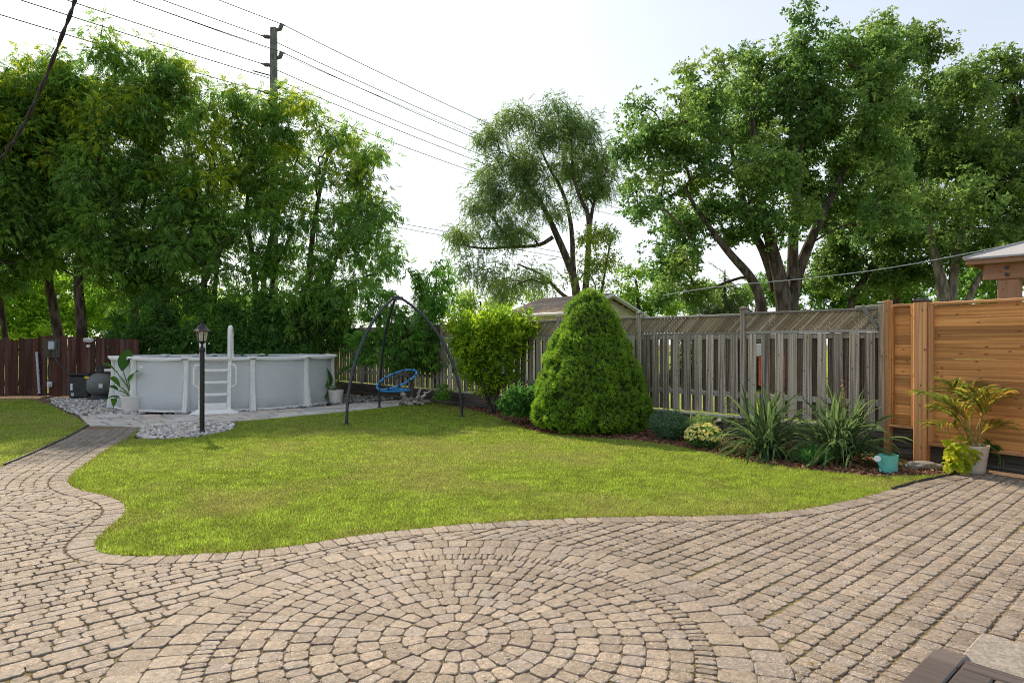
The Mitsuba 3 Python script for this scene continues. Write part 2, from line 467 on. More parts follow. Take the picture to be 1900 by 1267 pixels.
paved = Polygon(np.vstack([left_edge, [(-8.2, 1.2), (9.6, 1.2), CP(2.6, 0.25)[:2], CP(0.75, 0.25)[:2], CP(0.3, 0.34)[:2]], edge[::-1]])).buffer(0)
rs = np.random.RandomState(11)

big = sbox(-160, -40, 160, 260)
put('ground', sheet(big, -0.09), 'm_soil', kind='structure')
nb = Polygon([FP(-6, -0.12)[:2], FP(24, -0.12)[:2], (-30, 75), (0, 160), (120, 160), (120, 0), (30, -10)])
put('neighbour_lawn', sheet(nb, 0.30), 'm_far_grass', kind='structure')
put('back_field', sheet(Polygon([(-60, 19.9), (-4.8, 22.2), (-20, 90), (-120, 90)]), -0.04), 'm_far_grass', kind='structure')

# soil / mulch bed between lawn and fence
bed_poly = Polygon(np.vstack([bed_edge, [(-2.35, 18.9), (-3.4, 18.6), (-4.4, 17.6), (-6.3, 18.2), FP(17.5, 0.1)[:2], FP(-0.2, 0.05)[:2], CP(-0.45, 0.05)[:2], CP(0.8, 0.0)[:2], CP(0.75, 0.25)[:2]]])).buffer(0)
put('planting_bed', sheet(bed_poly.buffer(0.02), -0.03), 'm_soil', kind='structure')
put('side_strip', sheet(Polygon([(-19, 20.5), (-18, 19.2), (-14.8, 19.2), G(60, 742), G(95, 752), G(120, 764), G(145, 776), (-8.8, 14.76), (-5, 18), (-5, 22), (-12, 20.5)]).buffer(0), -0.045), 'm_soil', kind='structure')


def chips(poly, n, size, cols, z, seed, flat=0.5):
    r = np.random.RandomState(seed)
    p = sample_poly(poly, n, r)
    base = np.array([[x, y, w] for x in (-1, 1) for y in (-1, 1) for w in (-1, 1)], float) / 2
    F = np.array([[0, 1, 3], [0, 3, 2], [4, 6, 7], [4, 7, 5], [0, 4, 5], [0, 5, 1], [2, 3, 7], [2, 7, 6], [0, 2, 6], [0, 6, 4], [1, 5, 7], [1, 7, 3]])
    dims = np.array(size) * (0.5 + r.rand(n, 3))
    yaw, pit, rol = r.rand(n) * 2 * PI, r.randn(n) * flat, r.randn(n) * flat
    cy, sy, cp, sp, cr, sr = np.cos(yaw), np.sin(yaw), np.cos(pit), np.sin(pit), np.cos(rol), np.sin(rol)
    R = np.stack([np.stack([cy * cp, cy * sp * sr - sy * cr, cy * sp * cr + sy * sr], -1), np.stack([sy * cp, sy * sp * sr + cy * cr, sy * sp * cr - cy * sr], -1), np.stack([-sp, cp * sr, cp * cr], -1)], 1)
    v = np.einsum('nij,nkj->nki', R, base[None] * dims[:, None]) + np.column_stack([p, z + r.rand(n) * 0.025])[:, None]
    c = np.array(cols)[r.randint(len(cols), size=n)] * (0.6 + 0.8 * r.rand(n, 1))
    return (v.reshape(-1, 3), (F[None] + (np.arange(n) * 8)[:, None, None]).reshape(-1, 3)), np.repeat(c, 8, 0)


m, c = chips(bed_poly.difference(sbox(-8, 17.0, -2.4, 24)), 9500, (0.06, 0.018, 0.008), [(0.16, 0.065, 0.038), (0.22, 0.10, 0.06), (0.10, 0.05, 0.035), (0.28, 0.17, 0.11)], -0.02, 3)
put('bark_mulch', m, 'm_vc_matte', color=c, label='reddish brown bark mulch spread over the bed along the grey fence', cat='mulch', kind='stuff')

# ---- stones
_ico = trimesh.creation.icosphere(subdivisions=1)


def pebbles(name, poly, n, smin, smax, cols, seed, label, z=-0.02):
    r = np.random.RandomState(seed)
    p = sample_poly(poly, n, r)
    s = (smin + (smax - smin) * r.rand(n, 1) ** 1.5) * np.array([1, 0.72, 0.5]) * (0.8 + 0.4 * r.rand(n, 3))
    yaw = r.rand(n) * 2 * PI
    tl = r.randn(n, 2) * 0.25
    V = np.array(_ico.vertices)
    v = V[None] * (1 + 0.05 * r.randn(n, len(V), 1)) * s[:, None] / 2
    v[..., 2] += v[..., 0] * tl[:, :1] + v[..., 1] * tl[:, 1:]
    x = v[..., 0] * np.cos(yaw)[:, None] - v[..., 1] * np.sin(yaw)[:, None] + p[:, :1]
    y = v[..., 0] * np.sin(yaw)[:, None] + v[..., 1] * np.cos(yaw)[:, None] + p[:, 1:]
    w = v[..., 2] + z + s[:, 2:] * 0.3 + r.rand(n, 1) * 0.014
    c = np.array(cols)[r.randint(len(cols), size=n)] * (0.75 + 0.5 * r.rand(n, 1))
    f = (np.array(_ico.faces)[None] + (np.arange(n) * len(V))[:, None, None]).reshape(-1, 3)
    return put(name, (np.stack([x, y, w], -1).reshape(-1, 3), f), 'm_vc_stone', smooth=True, color=np.repeat(c, len(V), 0), label=label, cat='pebbles', kind='stuff')


stone_cols = [(0.48, 0.46, 0.44), (0.36, 0.36, 0.37), (0.55, 0.50, 0.45), (0.28, 0.28, 0.29), (0.46, 0.37, 0.30), (0.60, 0.58, 0.56)]
put('pebble_base', sheet(peb1_poly, -0.03), 'm_soil', kind='structure')
pebbles('river_pebbles', peb1_poly.buffer(-0.03), 1300, 0.045, 0.095, stone_cols, 21, 'pale grey river pebbles around the foot of the black lamp post')
peb2 = Polygon([G(92, 737), (-13.5, 19.3), (-10.4, 19.0), (-10.6, 17.4), (-9.6, 15.9), (-8.4, 15.0), (-8.8, 14.7), G(145, 770), G(118, 760), G(95, 748)]).buffer(0)
pebbles('river_pebbles', peb2.buffer(-0.02), 1400, 0.05, 0.11, stone_cols, 22, 'grey river pebbles left of the pool below the pump and filter')
peb3 = Polygon([(-7.6, 15.0), (-6.25, 15.75), (-5.17, 16.65), (-4.6, 17.6), (-3.8, 18.6), (-3.3, 19.3), (-4.6, 20.3), (-6.5, 20.6), (-5.2, 18.4), (-6.3, 16.4), (-8.3, 15.1)]).buffer(0)
pebbles('river_pebbles', peb3, 900, 0.05, 0.12, [(0.30, 0.28, 0.26), (0.22, 0.21, 0.21), (0.36, 0.33, 0.30)], 23, 'dark grey gravel between the pool and the far end of the grey fence')

# ---------------------------------------------------------------- pavers
put('patio', sheet(paved.buffer(0.05), -0.009), 'm_joint', kind='structure')
paver_list = []                                              # polygon (n, 2), tone uv
A41 = math.radians(41.5)
RA, RB = np.array([math.cos(A41), math.sin(A41)]), np.array([-math.sin(A41), math.cos(A41)])
CC, CR_ = G(848, 1177), 1.73                                 # paved circle
LC, LR = np.array([-5.02, 6.16]), 1.13                       # half circle at the foot of the path
circle = Point(*CC).buffer(CR_, 64)
lcircle = Point(*LC).buffer(LR, 48)
edge_line = LineString(edge)
border = edge_line.buffer(0.205, cap_style=2).intersection(paved)
flag_cut = flag_poly


def soft(p, r=0.014):
    """cut the corners of a quad -> 8 points, slightly uneven"""
    p = np.asarray(p, float)
    out = []
    k = len(p)
    for i in range(k):
        a, b, c_ = p[i - 1], p[i], p[(i + 1) % k]
        for q in (a, c_):
            d = q - b
            L = np.linalg.norm(d) + 1e-9
            out.append(b + d / L * min(r * (0.6 + 0.8 * rs.rand()), 0.33 * L))
    return np.array(out) + rs.randn(len(out), 2) * 0.0016


def emit(p, region=None, gap=0.0018, r=0.017):
    q = np.asarray(p, float)
    cen = q.mean(0)
    if abs(cen[0]) > 0.95 * cen[1] + 1.2 or cen[1] < 1.9:     # nothing of it in the photograph
        return
    poly = Polygon(q)
    if not poly.is_valid:
        poly = poly.buffer(0)
    if region is not None and not region[1].contains(poly):
        if not region[1].intersects(poly):
            return
        poly = poly.intersection(region[0])
    for g in getattr(poly, 'geoms', [poly]):
        if g.geom_type != 'Polygon' or g.area < 0.0016:
            continue
        g = g.buffer(-gap * (0.7 + 0.7 * rs.rand()), join_style=2)
        for h in getattr(g, 'geoms', [g]):
            if h.geom_type != 'Polygon' or h.area < 0.0010:
                continue
            h = h.simplify(0.004)
            w = np.array(h.exterior.coords)[:-1]
            if len(w) < 3:
                continue
            if (w[:, 0] * np.roll(w[:, 1], -1) - w[:, 1] * np.roll(w[:, 0], -1)).sum() < 0:
                w = w[::-1]
            if len(w) > 14:
                w = w[::2]
            paver_list.append((soft(w, r) if len(w) <= 6 else w, rs.rand(2)))


def ring(c, r0, r1, length, region=None, spread=0.25):
    n = max(5, int(round(2 * PI * (r0 + r1) / 2 / length)))
    w = 1 + spread * rs.uniform(-1, 1, n)
    a = np.concatenate([[0], np.cumsum(w)]) / w.sum() * 2 * PI + rs.rand() * 6
    for i in range(n):
        am = (a[i] + a[i + 1]) / 2
        p = [(r0, a[i]), (r0 - 0.001, am), (r0, a[i + 1]), (r1, a[i + 1]), (r1 + 0.007, am), (r1, a[i])]
        p = np.array([[c[0] + r * math.cos(t), c[1] + r * math.sin(t)] for r, t in p])
        emit(p, region)


preg = (paved, prep(paved))
hexa = np.array([[0.060 * math.cos(t), 0.055 * math.sin(t)] for t in np.arange(8) * PI / 4 + 0.3]) + CC
emit(hexa)
r = 0.058
for k in range(10):
    ring(CC, r, r + 0.1207, 0.105 if k == 0 else 0.100 + 0.008 * (k % 2))
    r += 0.1207
ring(CC, r, r + 0.108, 0.050, None, 0.2)
r += 0.108
ring(CC, r, r + 0.178, 0.138, None, 0.10)
r += 0.178
ring(CC, r, CR_, 0.142, None, 0.10)
# border stones along the lawn
cum = np.concatenate([[0], np.cumsum(np.linalg.norm(np.diff(edge, axis=0), axis=1))])


def on_edge(s):
    p = np.array([np.interp(s, cum, edge[:, k]) for k in (0, 1)])
    q = np.array([np.interp(min(s + 0.12, cum[-1]), cum, edge[:, k]) for k in (0, 1)]) - np.array([np.interp(max(s - 0.12, 0), cum, edge[:, k]) for k in (0, 1)])
    q = q / np.linalg.norm(q)
    return p, np.array([q[1], -q[0]])                        # the right-hand side is the paving


s = 0.0
while s < cum[-1] - 0.05:
    w = 0.10 + 0.02 * rs.rand()
    (p0, n0), (p1, n1) = on_edge(s), on_edge(s + w)
    emit([p0, p1, p1 + n1 * 0.2, p0 + n0 * 0.2], None, 0.0018)
    s += w
# half circle
rest = paved.difference(border)
rl = rest.intersection(lcircle)
regl = (rl, prep(rl))
r = 0.10
emit(np.array([[0.095 * math.cos(t), 0.095 * math.sin(t)] for t in np.arange(8) * PI / 4]) + LC)
for k in range(8):
    ring(LC, r, r + 0.128, 0.125, regl)
    r += 0.128
rest = rest.difference(lcircle)
# courses that follow the path
path_zone = rest.intersection(Polygon([(-12, 7.15), (-4.4, 6.9), (-4.4, 14), (-12, 14)]))
regp = (path_zone, prep(path_zone))
pe = np.array([on_edge(t)[0] for t in np.arange(0, 6.9, 0.06)])
pn = np.array([on_edge(t)[1] for t in np.arange(0, 6.9, 0.06)])
for k in range(3):
    pn[1:-1] = (pn[:-2] + pn[1:-1] + pn[2:]) / 3
pn /= np.linalg.norm(pn, axis=1, keepdims=True)
for k in range(22):
    d0, d1 = 0.205 + 0.128 * k, 0.205 + 0.128 * (k + 1)
    a, b = pe + pn * d0, pe + pn * d1
    ca = np.concatenate([[0], np.cumsum(np.linalg.norm(np.diff(a, axis=0), axis=1))])
    s = rs.rand() * 0.1
    while s < ca[-1] - 0.2:
        w = rs.choice([0.125, 0.19, 0.19])
        q = [np.array([np.interp(t, ca, line[:, j]) for j in (0, 1)]) for t in (s, s + w) for line in (a, b)]
        emit([q[0], q[2], q[3], q[1]], regp, 0.0018)
        s += w
rest = rest.difference(path_zone).difference(circle)
split_l = Polygon([(-14, 0), (-0.3, 0), (-0.3, 4.5), (0.05, 5.15), np.array([0.05, 5.15]) + RA * 4, (-14, 8)])
zl, zr = rest.intersection(split_l), rest.difference(split_l)


def rows(zone, pitch, lens, seed, stagger):
    reg = (zone, prep(zone))
    x0, y0, x1, y1 = zone.bounds
    cs = np.array([[x, y] for x in (x0, x1) for y in (y0, y1)])
    a0, a1, b0, b1 = (cs @ RA).min(), (cs @ RA).max(), (cs @ RB).min(), (cs @ RB).max()
    r = np.random.RandomState(seed)
    b = b0
    while b < b1:
        s = a0 + r.rand() * 0.2
        wob = r.rand() * 6
        while s < a1:
            L = lens[r.randint(len(lens))] * (0.95 + 0.1 * r.rand())
            o0, o1 = 0.007 * math.sin(s * 1.3 + wob), 0.007 * math.sin((s + L) * 1.3 + wob)
            mid = RA * (s + L / 2)
            if stagger:
                p = [RA * s + RB * (b + o0), RA * (s + L) + RB * (b + o1), RA * (s + L) + RB * (b + pitch + o1), RA * s + RB * (b + pitch + o0)]
            else:
                p = [RA * s + RB * (b + o0), RA * (s + L) + RB * (b + o1), RA * (s + L) + RB * (b + pitch + o1), RA * s + RB * (b + pitch + o0)]
            emit(p, reg, 0.0018, 0.017)
            s += L
        b += pitch


rows(zl, 0.090, [0.09, 0.135, 0.135, 0.18, 0.18], 31, True)
rows(zr, 0.114, [0.057, 0.086, 0.086, 0.114, 0.114], 32, False)


def paver_mesh(p, tone, depth=0.035, top=0.0, bev=0.0045, inset=0.008):
    n = len(p)
    c = p.mean(0)
    d = c - p
    L = np.linalg.norm(d, axis=1, keepdims=True)
    q = p + d / L * np.minimum(inset, 0.3 * L)
    h = top + 0.006 * (rs.rand() - 0.5)
    gx, gy = rs.randn(2) * 0.010
    z = lambda w: h + (w - c) @ np.array([gx, gy])
    v = np.vstack([np.column_stack([p, np.full(n, top - depth)]), np.column_stack([p, z(p) - bev]), np.column_stack([q, z(q)])])
    k = np.arange(n)
    k1 = (k + 1) % n
    f = [np.stack([k, k1, k1 + n], 1), np.stack([k, k1 + n, k + n], 1), np.stack([k + n, k1 + n, k1 + 2 * n], 1), np.stack([k + n, k1 + 2 * n, k + 2 * n], 1)]
    f.append(np.stack([np.full(n - 2, 2 * n), 2 * n + np.arange(1, n - 1), 2 * n + np.arange(2, n)], 1))
    return v, np.vstack(f), np.broadcast_to(tone, (3 * n, 2))


def shown_size(p):
    px = 950 + F_PX * p[:, 0] / p[:, 1]
    py = HOR + F_PX * CAM_H / p[:, 1]
    a = 0.5 * abs((px * np.roll(py, -1) - py * np.roll(px, -1)).sum())
    c = (px.mean() > 5) and (px.mean() < 1895) and py.mean() < 1262
    return a if c else a * 1e-3


order = sorted(range(len(paver_list)), key=lambda i: -shown_size(paver_list[i][0]))
field = MB()
for j, i in enumerate(order):
    v, f, uv = paver_mesh(*paver_list[i])
    if j < 300:
        put('paver', (v, f), 'm_paver', 'patio', True, uv)
    else:
        field.add(v, f, uv)
field.put('paver_field', 'm_paver', 'patio', True, True, kind='stuff', label='smaller tumbled pavers filling patio and path up to the lawn')
print('pavers', len(paver_list))

# tufts of weed and moss in the joints
jw = MB()
rj = np.random.RandomState(8)
cand = [paver_list[i][0] for i in rj.randint(len(paver_list), size=1500)]
for p in cand:
    k = rj.randint(len(p))
    o = p[k]
    if meshkit.fbm(np.array([[o[0] * 0.9, o[1] * 0.9, 2.0]]), 3, 5)[0] < 0.5:
        continue
    for _ in range(5):
        b = np.append(o + rj.randn(2) * 0.008, -0.012)
        d = np.append(rj.randn(2) * 0.012, 0.012 + rj.rand() * 0.014)
        s_ = np.append(unit(rj.randn(2)) * 0.004, 0)
        col = np.array([(0.16, 0.15, 0.03), (0.22, 0.13, 0.04), (0.09, 0.12, 0.02)][rj.randint(3)])
        jw.add([b - s_, b + s_, b + d], [[0, 1, 2]], None, col)
jw.put('joint_weeds', 'm_grass', None, False, False, True, label='tiny yellowish weeds and dry bits growing in the paver joints', cat='weeds', kind='stuff')

# flagstones
put('flagstone_path', sheet(flag_poly, -0.024), 'm_joint', kind='structure')
A45 = math.radians(44)
fa, fb = np.array([math.cos(A45), math.sin(A45)]), np.array([-math.sin(A45), math.cos(A45)])
cs = np.array(flag_poly.exterior.coords)
b = (cs @ fb).min()
row = 0
while b < (cs @ fb).max():
    s = (cs @ fa).min() - rs.rand() * 0.4
    hgt = 0.40
    while s < (cs @ fa).max():
        L = rs.choice([0.4, 0.6, 0.6, 0.75])
        q = Polygon([fa * s + fb * b, fa * (s + L) + fb * b, fa * (s + L) + fb * (b + hgt), fa * s + fb * (b + hgt)]).intersection(flag_poly)
        for g in getattr(q, 'geoms', [q]):
            if g.geom_type == 'Polygon' and g.area > 0.02:
                g = g.buffer(-0.021, join_style=2)
                if g.geom_type == 'Polygon' and g.area > 0.01:
                    w = np.array(g.exterior.coords)[:-1]
                    if (w[:, 0] * np.roll(w[:, 1], -1) - w[:, 1] * np.roll(w[:, 0], -1)).sum() < 0:
                        w = w[::-1]
                    v, f, uv = paver_mesh(soft(w, 0.02), rs.rand(2), 0.04, 0.004, 0.008, 0.012)
                    put('flagstone', (v, f), 'm_flag', 'flagstone_path', False, uv)
        s += L
    b += hgt

# black edging strip where the right tip of the lawn meets the patio, and along the left lawn
for nm, line, zz in (('lawn_edging', [G(1655, 907), G(1700, 894), G(1740, 886), G(1772, 879)], 0.012), ('lawn_edging', left_edge[:14], 0.015)):
    pts = np.column_stack([np.asarray(line) + 0.0, np.full(len(line), zz - 0.005)])
    v, f = tube(pts, 0.016, 6)
    put(nm, (v, f), 'm_black_plastic', label='black plastic edging strip between ' + ('lawn tip and patio near the palm pot' if zz == 0.012 else 'the left lawn and the curved path'), cat='edging')

# ---------------------------------------------------------------- lawns
put('lawn', sheet(lawn_poly, -0.008), 'm_lawn', kind='structure')
put('side_lawn', sheet(left_lawn_poly, -0.008), 'm_lawn', kind='structure')


def grass(name, poly, dens, seed, label):
    r = np.random.RandomState(seed)
    n = int(poly.area * dens)
    p = sample_poly(poly, n, r)
    P3 = np.column_stack([p, np.zeros(n)])
    patch = meshkit.fbm(P3 * [1.1, 1.1, 1] + [3, 5, 1.0], 4, 2)
    fine = meshkit.fbm(P3 * [6, 6, 1] + [1, 2, 1.0], 3, 9)
    h = (0.016 + 0.024 * r.rand(n) ** 1.5) * (0.55 + 0.9 * fine)
    a = r.rand(n) * 2 * PI
    lean = 0.35 + 0.5 * r.rand(n)
    w = 0.0024 + 0.0018 * r.rand(n)
    d = np.stack([np.cos(a), np.sin(a)], 1)
    side = np.stack([-d[:, 1], d[:, 0]], 1) * w[:, None]
    z0 = np.full((n, 1), -0.008)
    v0, v1 = np.hstack([p - side, z0]), np.hstack([p + side, z0])
    v2 = np.hstack([p + d * (h * lean)[:, None], z0 + h[:, None]])
    v = np.stack([v0, v1, v2], 1).reshape(-1, 3)
    dry = np.clip((patch - 0.47) * 3.6, 0, 1) * 0.48 + (r.rand(n) < 0.10) * 0.5
    g = np.array([0.31, 0.42, 0.062]) * (0.4 + 1.2 * r.rand(n, 1)) * (0.58 + 0.84 * fine[:, None])
    c = g * (1 - dry[:, None]) + np.array([0.42, 0.37, 0.16]) * dry[:, None]
    put(name, (v, np.arange(3 * n).reshape(-1, 3)), 'm_grass', color=np.repeat(c, 3, 0), label=label, cat='grass', kind='stuff')


near = lawn_poly.intersection(sbox(-20, 0, 20, 8.2))
grass('grass', near.buffer(0.012), 10500, 41, 'short sunlit lawn grass in front with dry yellowish patches')
grass('grass', lawn_poly.difference(sbox(-20, 0, 20, 8.2)).buffer(0.01), 4200, 42, 'lawn grass further back under the swing frame and beside the pebbles')
grass('grass', left_lawn_poly.intersection(sbox(-14.5, 6, 0, 20)), 2600, 43, 'shaded lawn grass left of the curved path')
# ragged taller tufts along the lawn edge
gm = MB()
re_ = np.random.RandomState(77)
vs, cs_ = [], []
for s in np.arange(0.2, cum[-1], 0.012):
    p, n_ = on_edge(s)
    o = np.append(p - n_ * re_.rand() * 0.05, -0.006)
    h = 0.03 + 0.03 * re_.rand()
    dd = np.append((n_ * (re_.rand() * 1.1 - 0.2) + re_.randn(2) * 0.4) * h, h)
    sd = np.append(unit(re_.randn(2)) * 0.004, 0)
    vs += [o - sd, o + sd, o + dd]
    cs_ += [np.array([0.22, 0.27, 0.03]) * (0.6 + 0.8 * re_.rand())] * 3 if re_.rand() < 0.75 else [np.array([0.38, 0.31, 0.13])] * 3
put('grass', (np.array(vs), np.arange(len(vs)).reshape(-1, 3)), 'm_grass', color=np.array(cs_), label='ragged fringe of grass where the lawn meets the pavers', cat='grass', kind='stuff')

# ---------------------------------------------------------------- grey fence on its low timber wall
UP = np.array([0, 0, 1.0])
FD3, FN3 = np.append(FD, 0), np.append(FN, 0)
rf = np.random.RandomState(61)
gf = thing('wooden_fence', 'weathered grey board fence topped with lattice, running behind the shrubs', 'fence')
PW = 2.21
stuff_l = MB()
for k in range(9):
    t = PW * k
    if k < 8 or True:
        zt = 2.23 if k < 8 else 1.8
        pk = put_board('post', 'm_grey_wood', gf, (0.095, 0.095, zt - 0.02), FP(t, 0.0, (zt - 0.02) / 2 + 0.01), FD3, FN3, UP, 0.006, 2)
        put_board('post_cap', 'm_grey_rail', pk, (0.125, 0.125, 0.025), FP(t, 0.0, zt + 0.004), FD3, FN3, UP, 0.008, 0)
        if k in (1, 2):
            put_board('post_ball', 'm_grey_rail', pk, (0.075, 0.075, 0.03), FP(t, 0.0, zt + 0.032), FD3, FN3, UP, 0.013, 0)
for k in range(8):
    t0, t1 = PW * k + 0.05, PW * (k + 1) - 0.05
    tm, L = (t0 + t1) / 2, t1 - t0
    sag = [0.0, -0.012, 0.0, 0.0, 0, 0, 0, 0][k]
    for zc, h, th in ((0.72, 0.085, 0.036), (1.745, 0.085, 0.036)):
        put_board('rail', 'm_grey_rail', gf, (L, th, h), FP(tm, -0.005, zc), FD3, FN3, UP, 0.004, 0)
    for zc, h, th in ((1.815, 0.04, 0.07), (2.145, 0.036, 0.085)):
        put_board('rail', 'm_grey_rail', gf, (L - 0.004, th, h), FP(tm, 0.0, zc + sag), FD3, FN3, UP, 0.005, 0)
    # boards, in front of the rails and behind the gaps
    n = 9
    for i in range(n):
        w = 0.135 + 0.012 * rf.rand()
        tc = t0 + (i + 0.5) * L / n + 0.006 * rf.randn()
        zb, zt = 0.37 + 0.01 * rf.rand(), 1.793 - 0.004 * rf.rand()
        tilt = 0.004 * rf.randn()
        x = unit(FD3 + UP * tilt)
        z = unit(np.cross(x, FN3)) * (1 if np.cross(x, FN3)[2] > 0 else -1)
        put_board('board', 'm_grey_wood', gf, (w, 0.018, zt - zb), FP(tc, 0.024 + 0.002 * rf.rand(), (zb + zt) / 2), x, FN3, z, 0.003, 2)
    for i in range(n + 1):
        tc = t0 + i * L / n + 0.008 * rf.randn()
        w = 0.112 + 0.01 * rf.rand() if k < 5 else 0.19
        tc = min(max(tc, t0 + w / 2), t1 - w / 2)
        zb, zt = 0.38, 1.792
        if (k, i) == (0, 8):                                 # a board is missing here
            continue
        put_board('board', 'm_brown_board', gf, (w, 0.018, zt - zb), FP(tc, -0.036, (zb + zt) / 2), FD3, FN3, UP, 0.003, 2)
    # lattice
    z0, z1 = 1.838, 2.124 + sag
    hgt = z1 - z0
    for sgn, off in ((-1, 0.009), (1, -0.003)):
        s = t0 - hgt
        while s < t1:
            a, b = s, s + hgt                                # the slat runs from (a, z0) to (b, z1) or mirrored
            ta, tb = max(a, t0), min(b, t1)
            if tb - ta > 0.04:
                za, zb = (z0 + (ta - a), z0 + (tb - a)) if sgn > 0 else (z1 - (ta - a), z1 - (tb - a))
                d = unit(FD3 * (tb - ta) + UP * (zb - za))
                Ls = math.hypot(tb - ta, zb - za) + 0.02
                cpt = FP((ta + tb) / 2, off, (za + zb) / 2)
                v, f, uv = board((Ls, 0.008, 0.047), cpt, d, FN3, np.cross(d, FN3), 0.002, 0)
                if k < 3:
                    put('lattice_slat', (v, f), 'm_lattice', gf, False, uv)
                else:
                    stuff_l.add(v, f, uv)
            s += 0.078
stuff_l.put('lattice', 'm_lattice', gf, False, True, kind='stuff')
# end post with its loose brace
put_board('brace', 'm_grey_rail', gf, (0.055, 0.03, 0.42), FP(0.16, 0.055, 2.02), unit(FD3 * 0.85 - UP * 0.5), FN3, unit(UP * 0.85 + FD3 * 0.5), 0.004, 2)
put_board('trim_board', 'm_grey_wood', gf, (0.05, 0.025, 0.75), FP(0.0, 0.062, 1.82), FD3, FN3, UP, 0.004, 2)
put_board('rail_stub', 'm_grey_rail', gf, (0.34, 0.075, 0.03), FP(0.2, 0.006, 2.185), unit(FD3 - UP * 0.02), FN3, None, 0.004, 0)

rw = thing('retaining_wall', 'low dark timber wall under the grey board fence', 'retaining wall')
for i, (zc, h) in enumerate(((0.055, 0.105), (0.165, 0.108), (0.272, 0.10))):
    t = -0.25
    while t < 17.6:
        L = 2.4 + 0.3 * rf.rand()
        put_board('timber', 'm_timber', rw, (L - 0.006, 0.10, h), FP(t + L / 2, 0.10 + 0.004 * rf.randn(), zc), FD3, FN3, UP, 0.008, 0)
        t += L
t = -0.25
while t < 17.6:
    put_board('cap_board', 'm_grey_rail', rw, (2.4, 0.15, 0.034), FP(t + 1.2, 0.10, 0.341), FD3, FN3, UP, 0.006, 0)
    t += 2.406

# ---------------------------------------------------------------- cedar fence on the right
CD3, CN3 = np.append(CD, 0), np.append(CN, 0)
cf = thing('cedar_fence', 'orange stained cedar fence of horizontal boards, right of the grey fence', 'fence')
put_board('corner_post', 'm_cedar_post', cf, (0.165, 0.165, 2.19), CP(0.0, 0.03, 1.095), CD3, CN3, UP, 0.010, 2)
pc = put_board('post_cap', 'm_black_paint', cf, (0.19, 0.19, 0.03), CP(0.0, 0.03, 2.205), CD3, CN3, UP, 0.010, 0)
put_board('cap_top', 'm_black_paint', pc, (0.11, 0.11, 0.02), CP(0.0, 0.03, 2.231), CD3, CN3, UP, 0.009, 0)
put_board('end_post', 'm_cedar_post', cf, (0.09, 0.09, 2.24), CP(-0.46, 0.0, 1.12), CD3, CN3, UP, 0.006, 2)
put_board('trim', 'm_cedar', cf, (0.045, 0.06, 1.67), CP(-0.388, 0.03, 1.31), CD3, CN3, UP, 0.004, 2)
put_board('trim', 'm_cedar', cf, (0.045, 0.06, 1.67), CP(-0.11, 0.03, 1.31), CD3, CN3, UP, 0.004, 2)
put_board('rail', 'm_cedar_post', cf, (0.33, 0.10, 0.036), CP(-0.25, 0.0, 2.158), CD3, CN3, UP, 0.005, 0)
put_board('sill', 'm_cedar_post', cf, (0.33, 0.11, 0.036), CP(-0.25, 0.012, 0.452), CD3, CN3, UP, 0.005, 0)
for i in range(12):
    put_board('board', 'm_cedar', cf, (0.30, 0.02, 0.1400), CP(-0.25, -0.002 + 0.002 * rf.rand(), 0.545 + 0.1405 * i), CD3, CN3, UP, 0.004, 0)
SPAN = 2.42
put_board('trim', 'm_cedar_post', cf, (0.06, 0.07, 1.86), CP(0.118, 0.03, 1.21), CD3, CN3, UP, 0.005, 2)
put_board('trim', 'm_cedar_post', cf, (0.06, 0.07, 1.86), CP(0.088 + SPAN - 0.03, 0.03, 1.21), CD3, CN3, UP, 0.005, 2)
put_board('rail', 'm_cedar_post', cf, (SPAN, 0.12, 0.036), CP(0.085 + SPAN / 2, 0.0, 2.16), CD3, CN3, UP, 0.006, 0)
put_board('sill', 'm_cedar_post', cf, (SPAN, 0.13, 0.04), CP(0.085 + SPAN / 2, 0.012, 0.256), CD3, CN3, UP, 0.006, 0)
for i in range(13):
    put_board('board', 'm_cedar', cf, (SPAN - 0.03, 0.02, 0.1416), CP(0.085 + SPAN / 2, -0.002 + 0.003 * rf.rand(), 0.352 + 0.1422 * i), unit(CD3 + UP * 0.0012 * rf.randn()), CN3, None, 0.004, 0)
put_board('corner_post', 'm_cedar_post', cf, (0.165, 0.165, 2.19), CP(0.17 + SPAN, 0.03, 1.095), CD3, CN3, UP, 0.010, 2)
rw2 = thing('retaining_wall', 'dark grey timbers along the foot of the cedar fence', 'retaining wall')
for zc, h in ((0.055, 0.105), (0.166, 0.108)):
    put_board('timber', 'm_timber', rw2, (SPAN + 0.4, 0.09, h), CP(0.1 + SPAN / 2 + 0.15, -0.062, zc), CD3, CN3, UP, 0.008, 0)
for zc, h in ((0.07, 0.13), (0.21, 0.14), (0.355, 0.14)):
    put_board('timber', 'm_timber', rw2, (0.55, 0.07, h), CP(-0.25, -0.085, zc), CD3, CN3, UP, 0.008, 0)

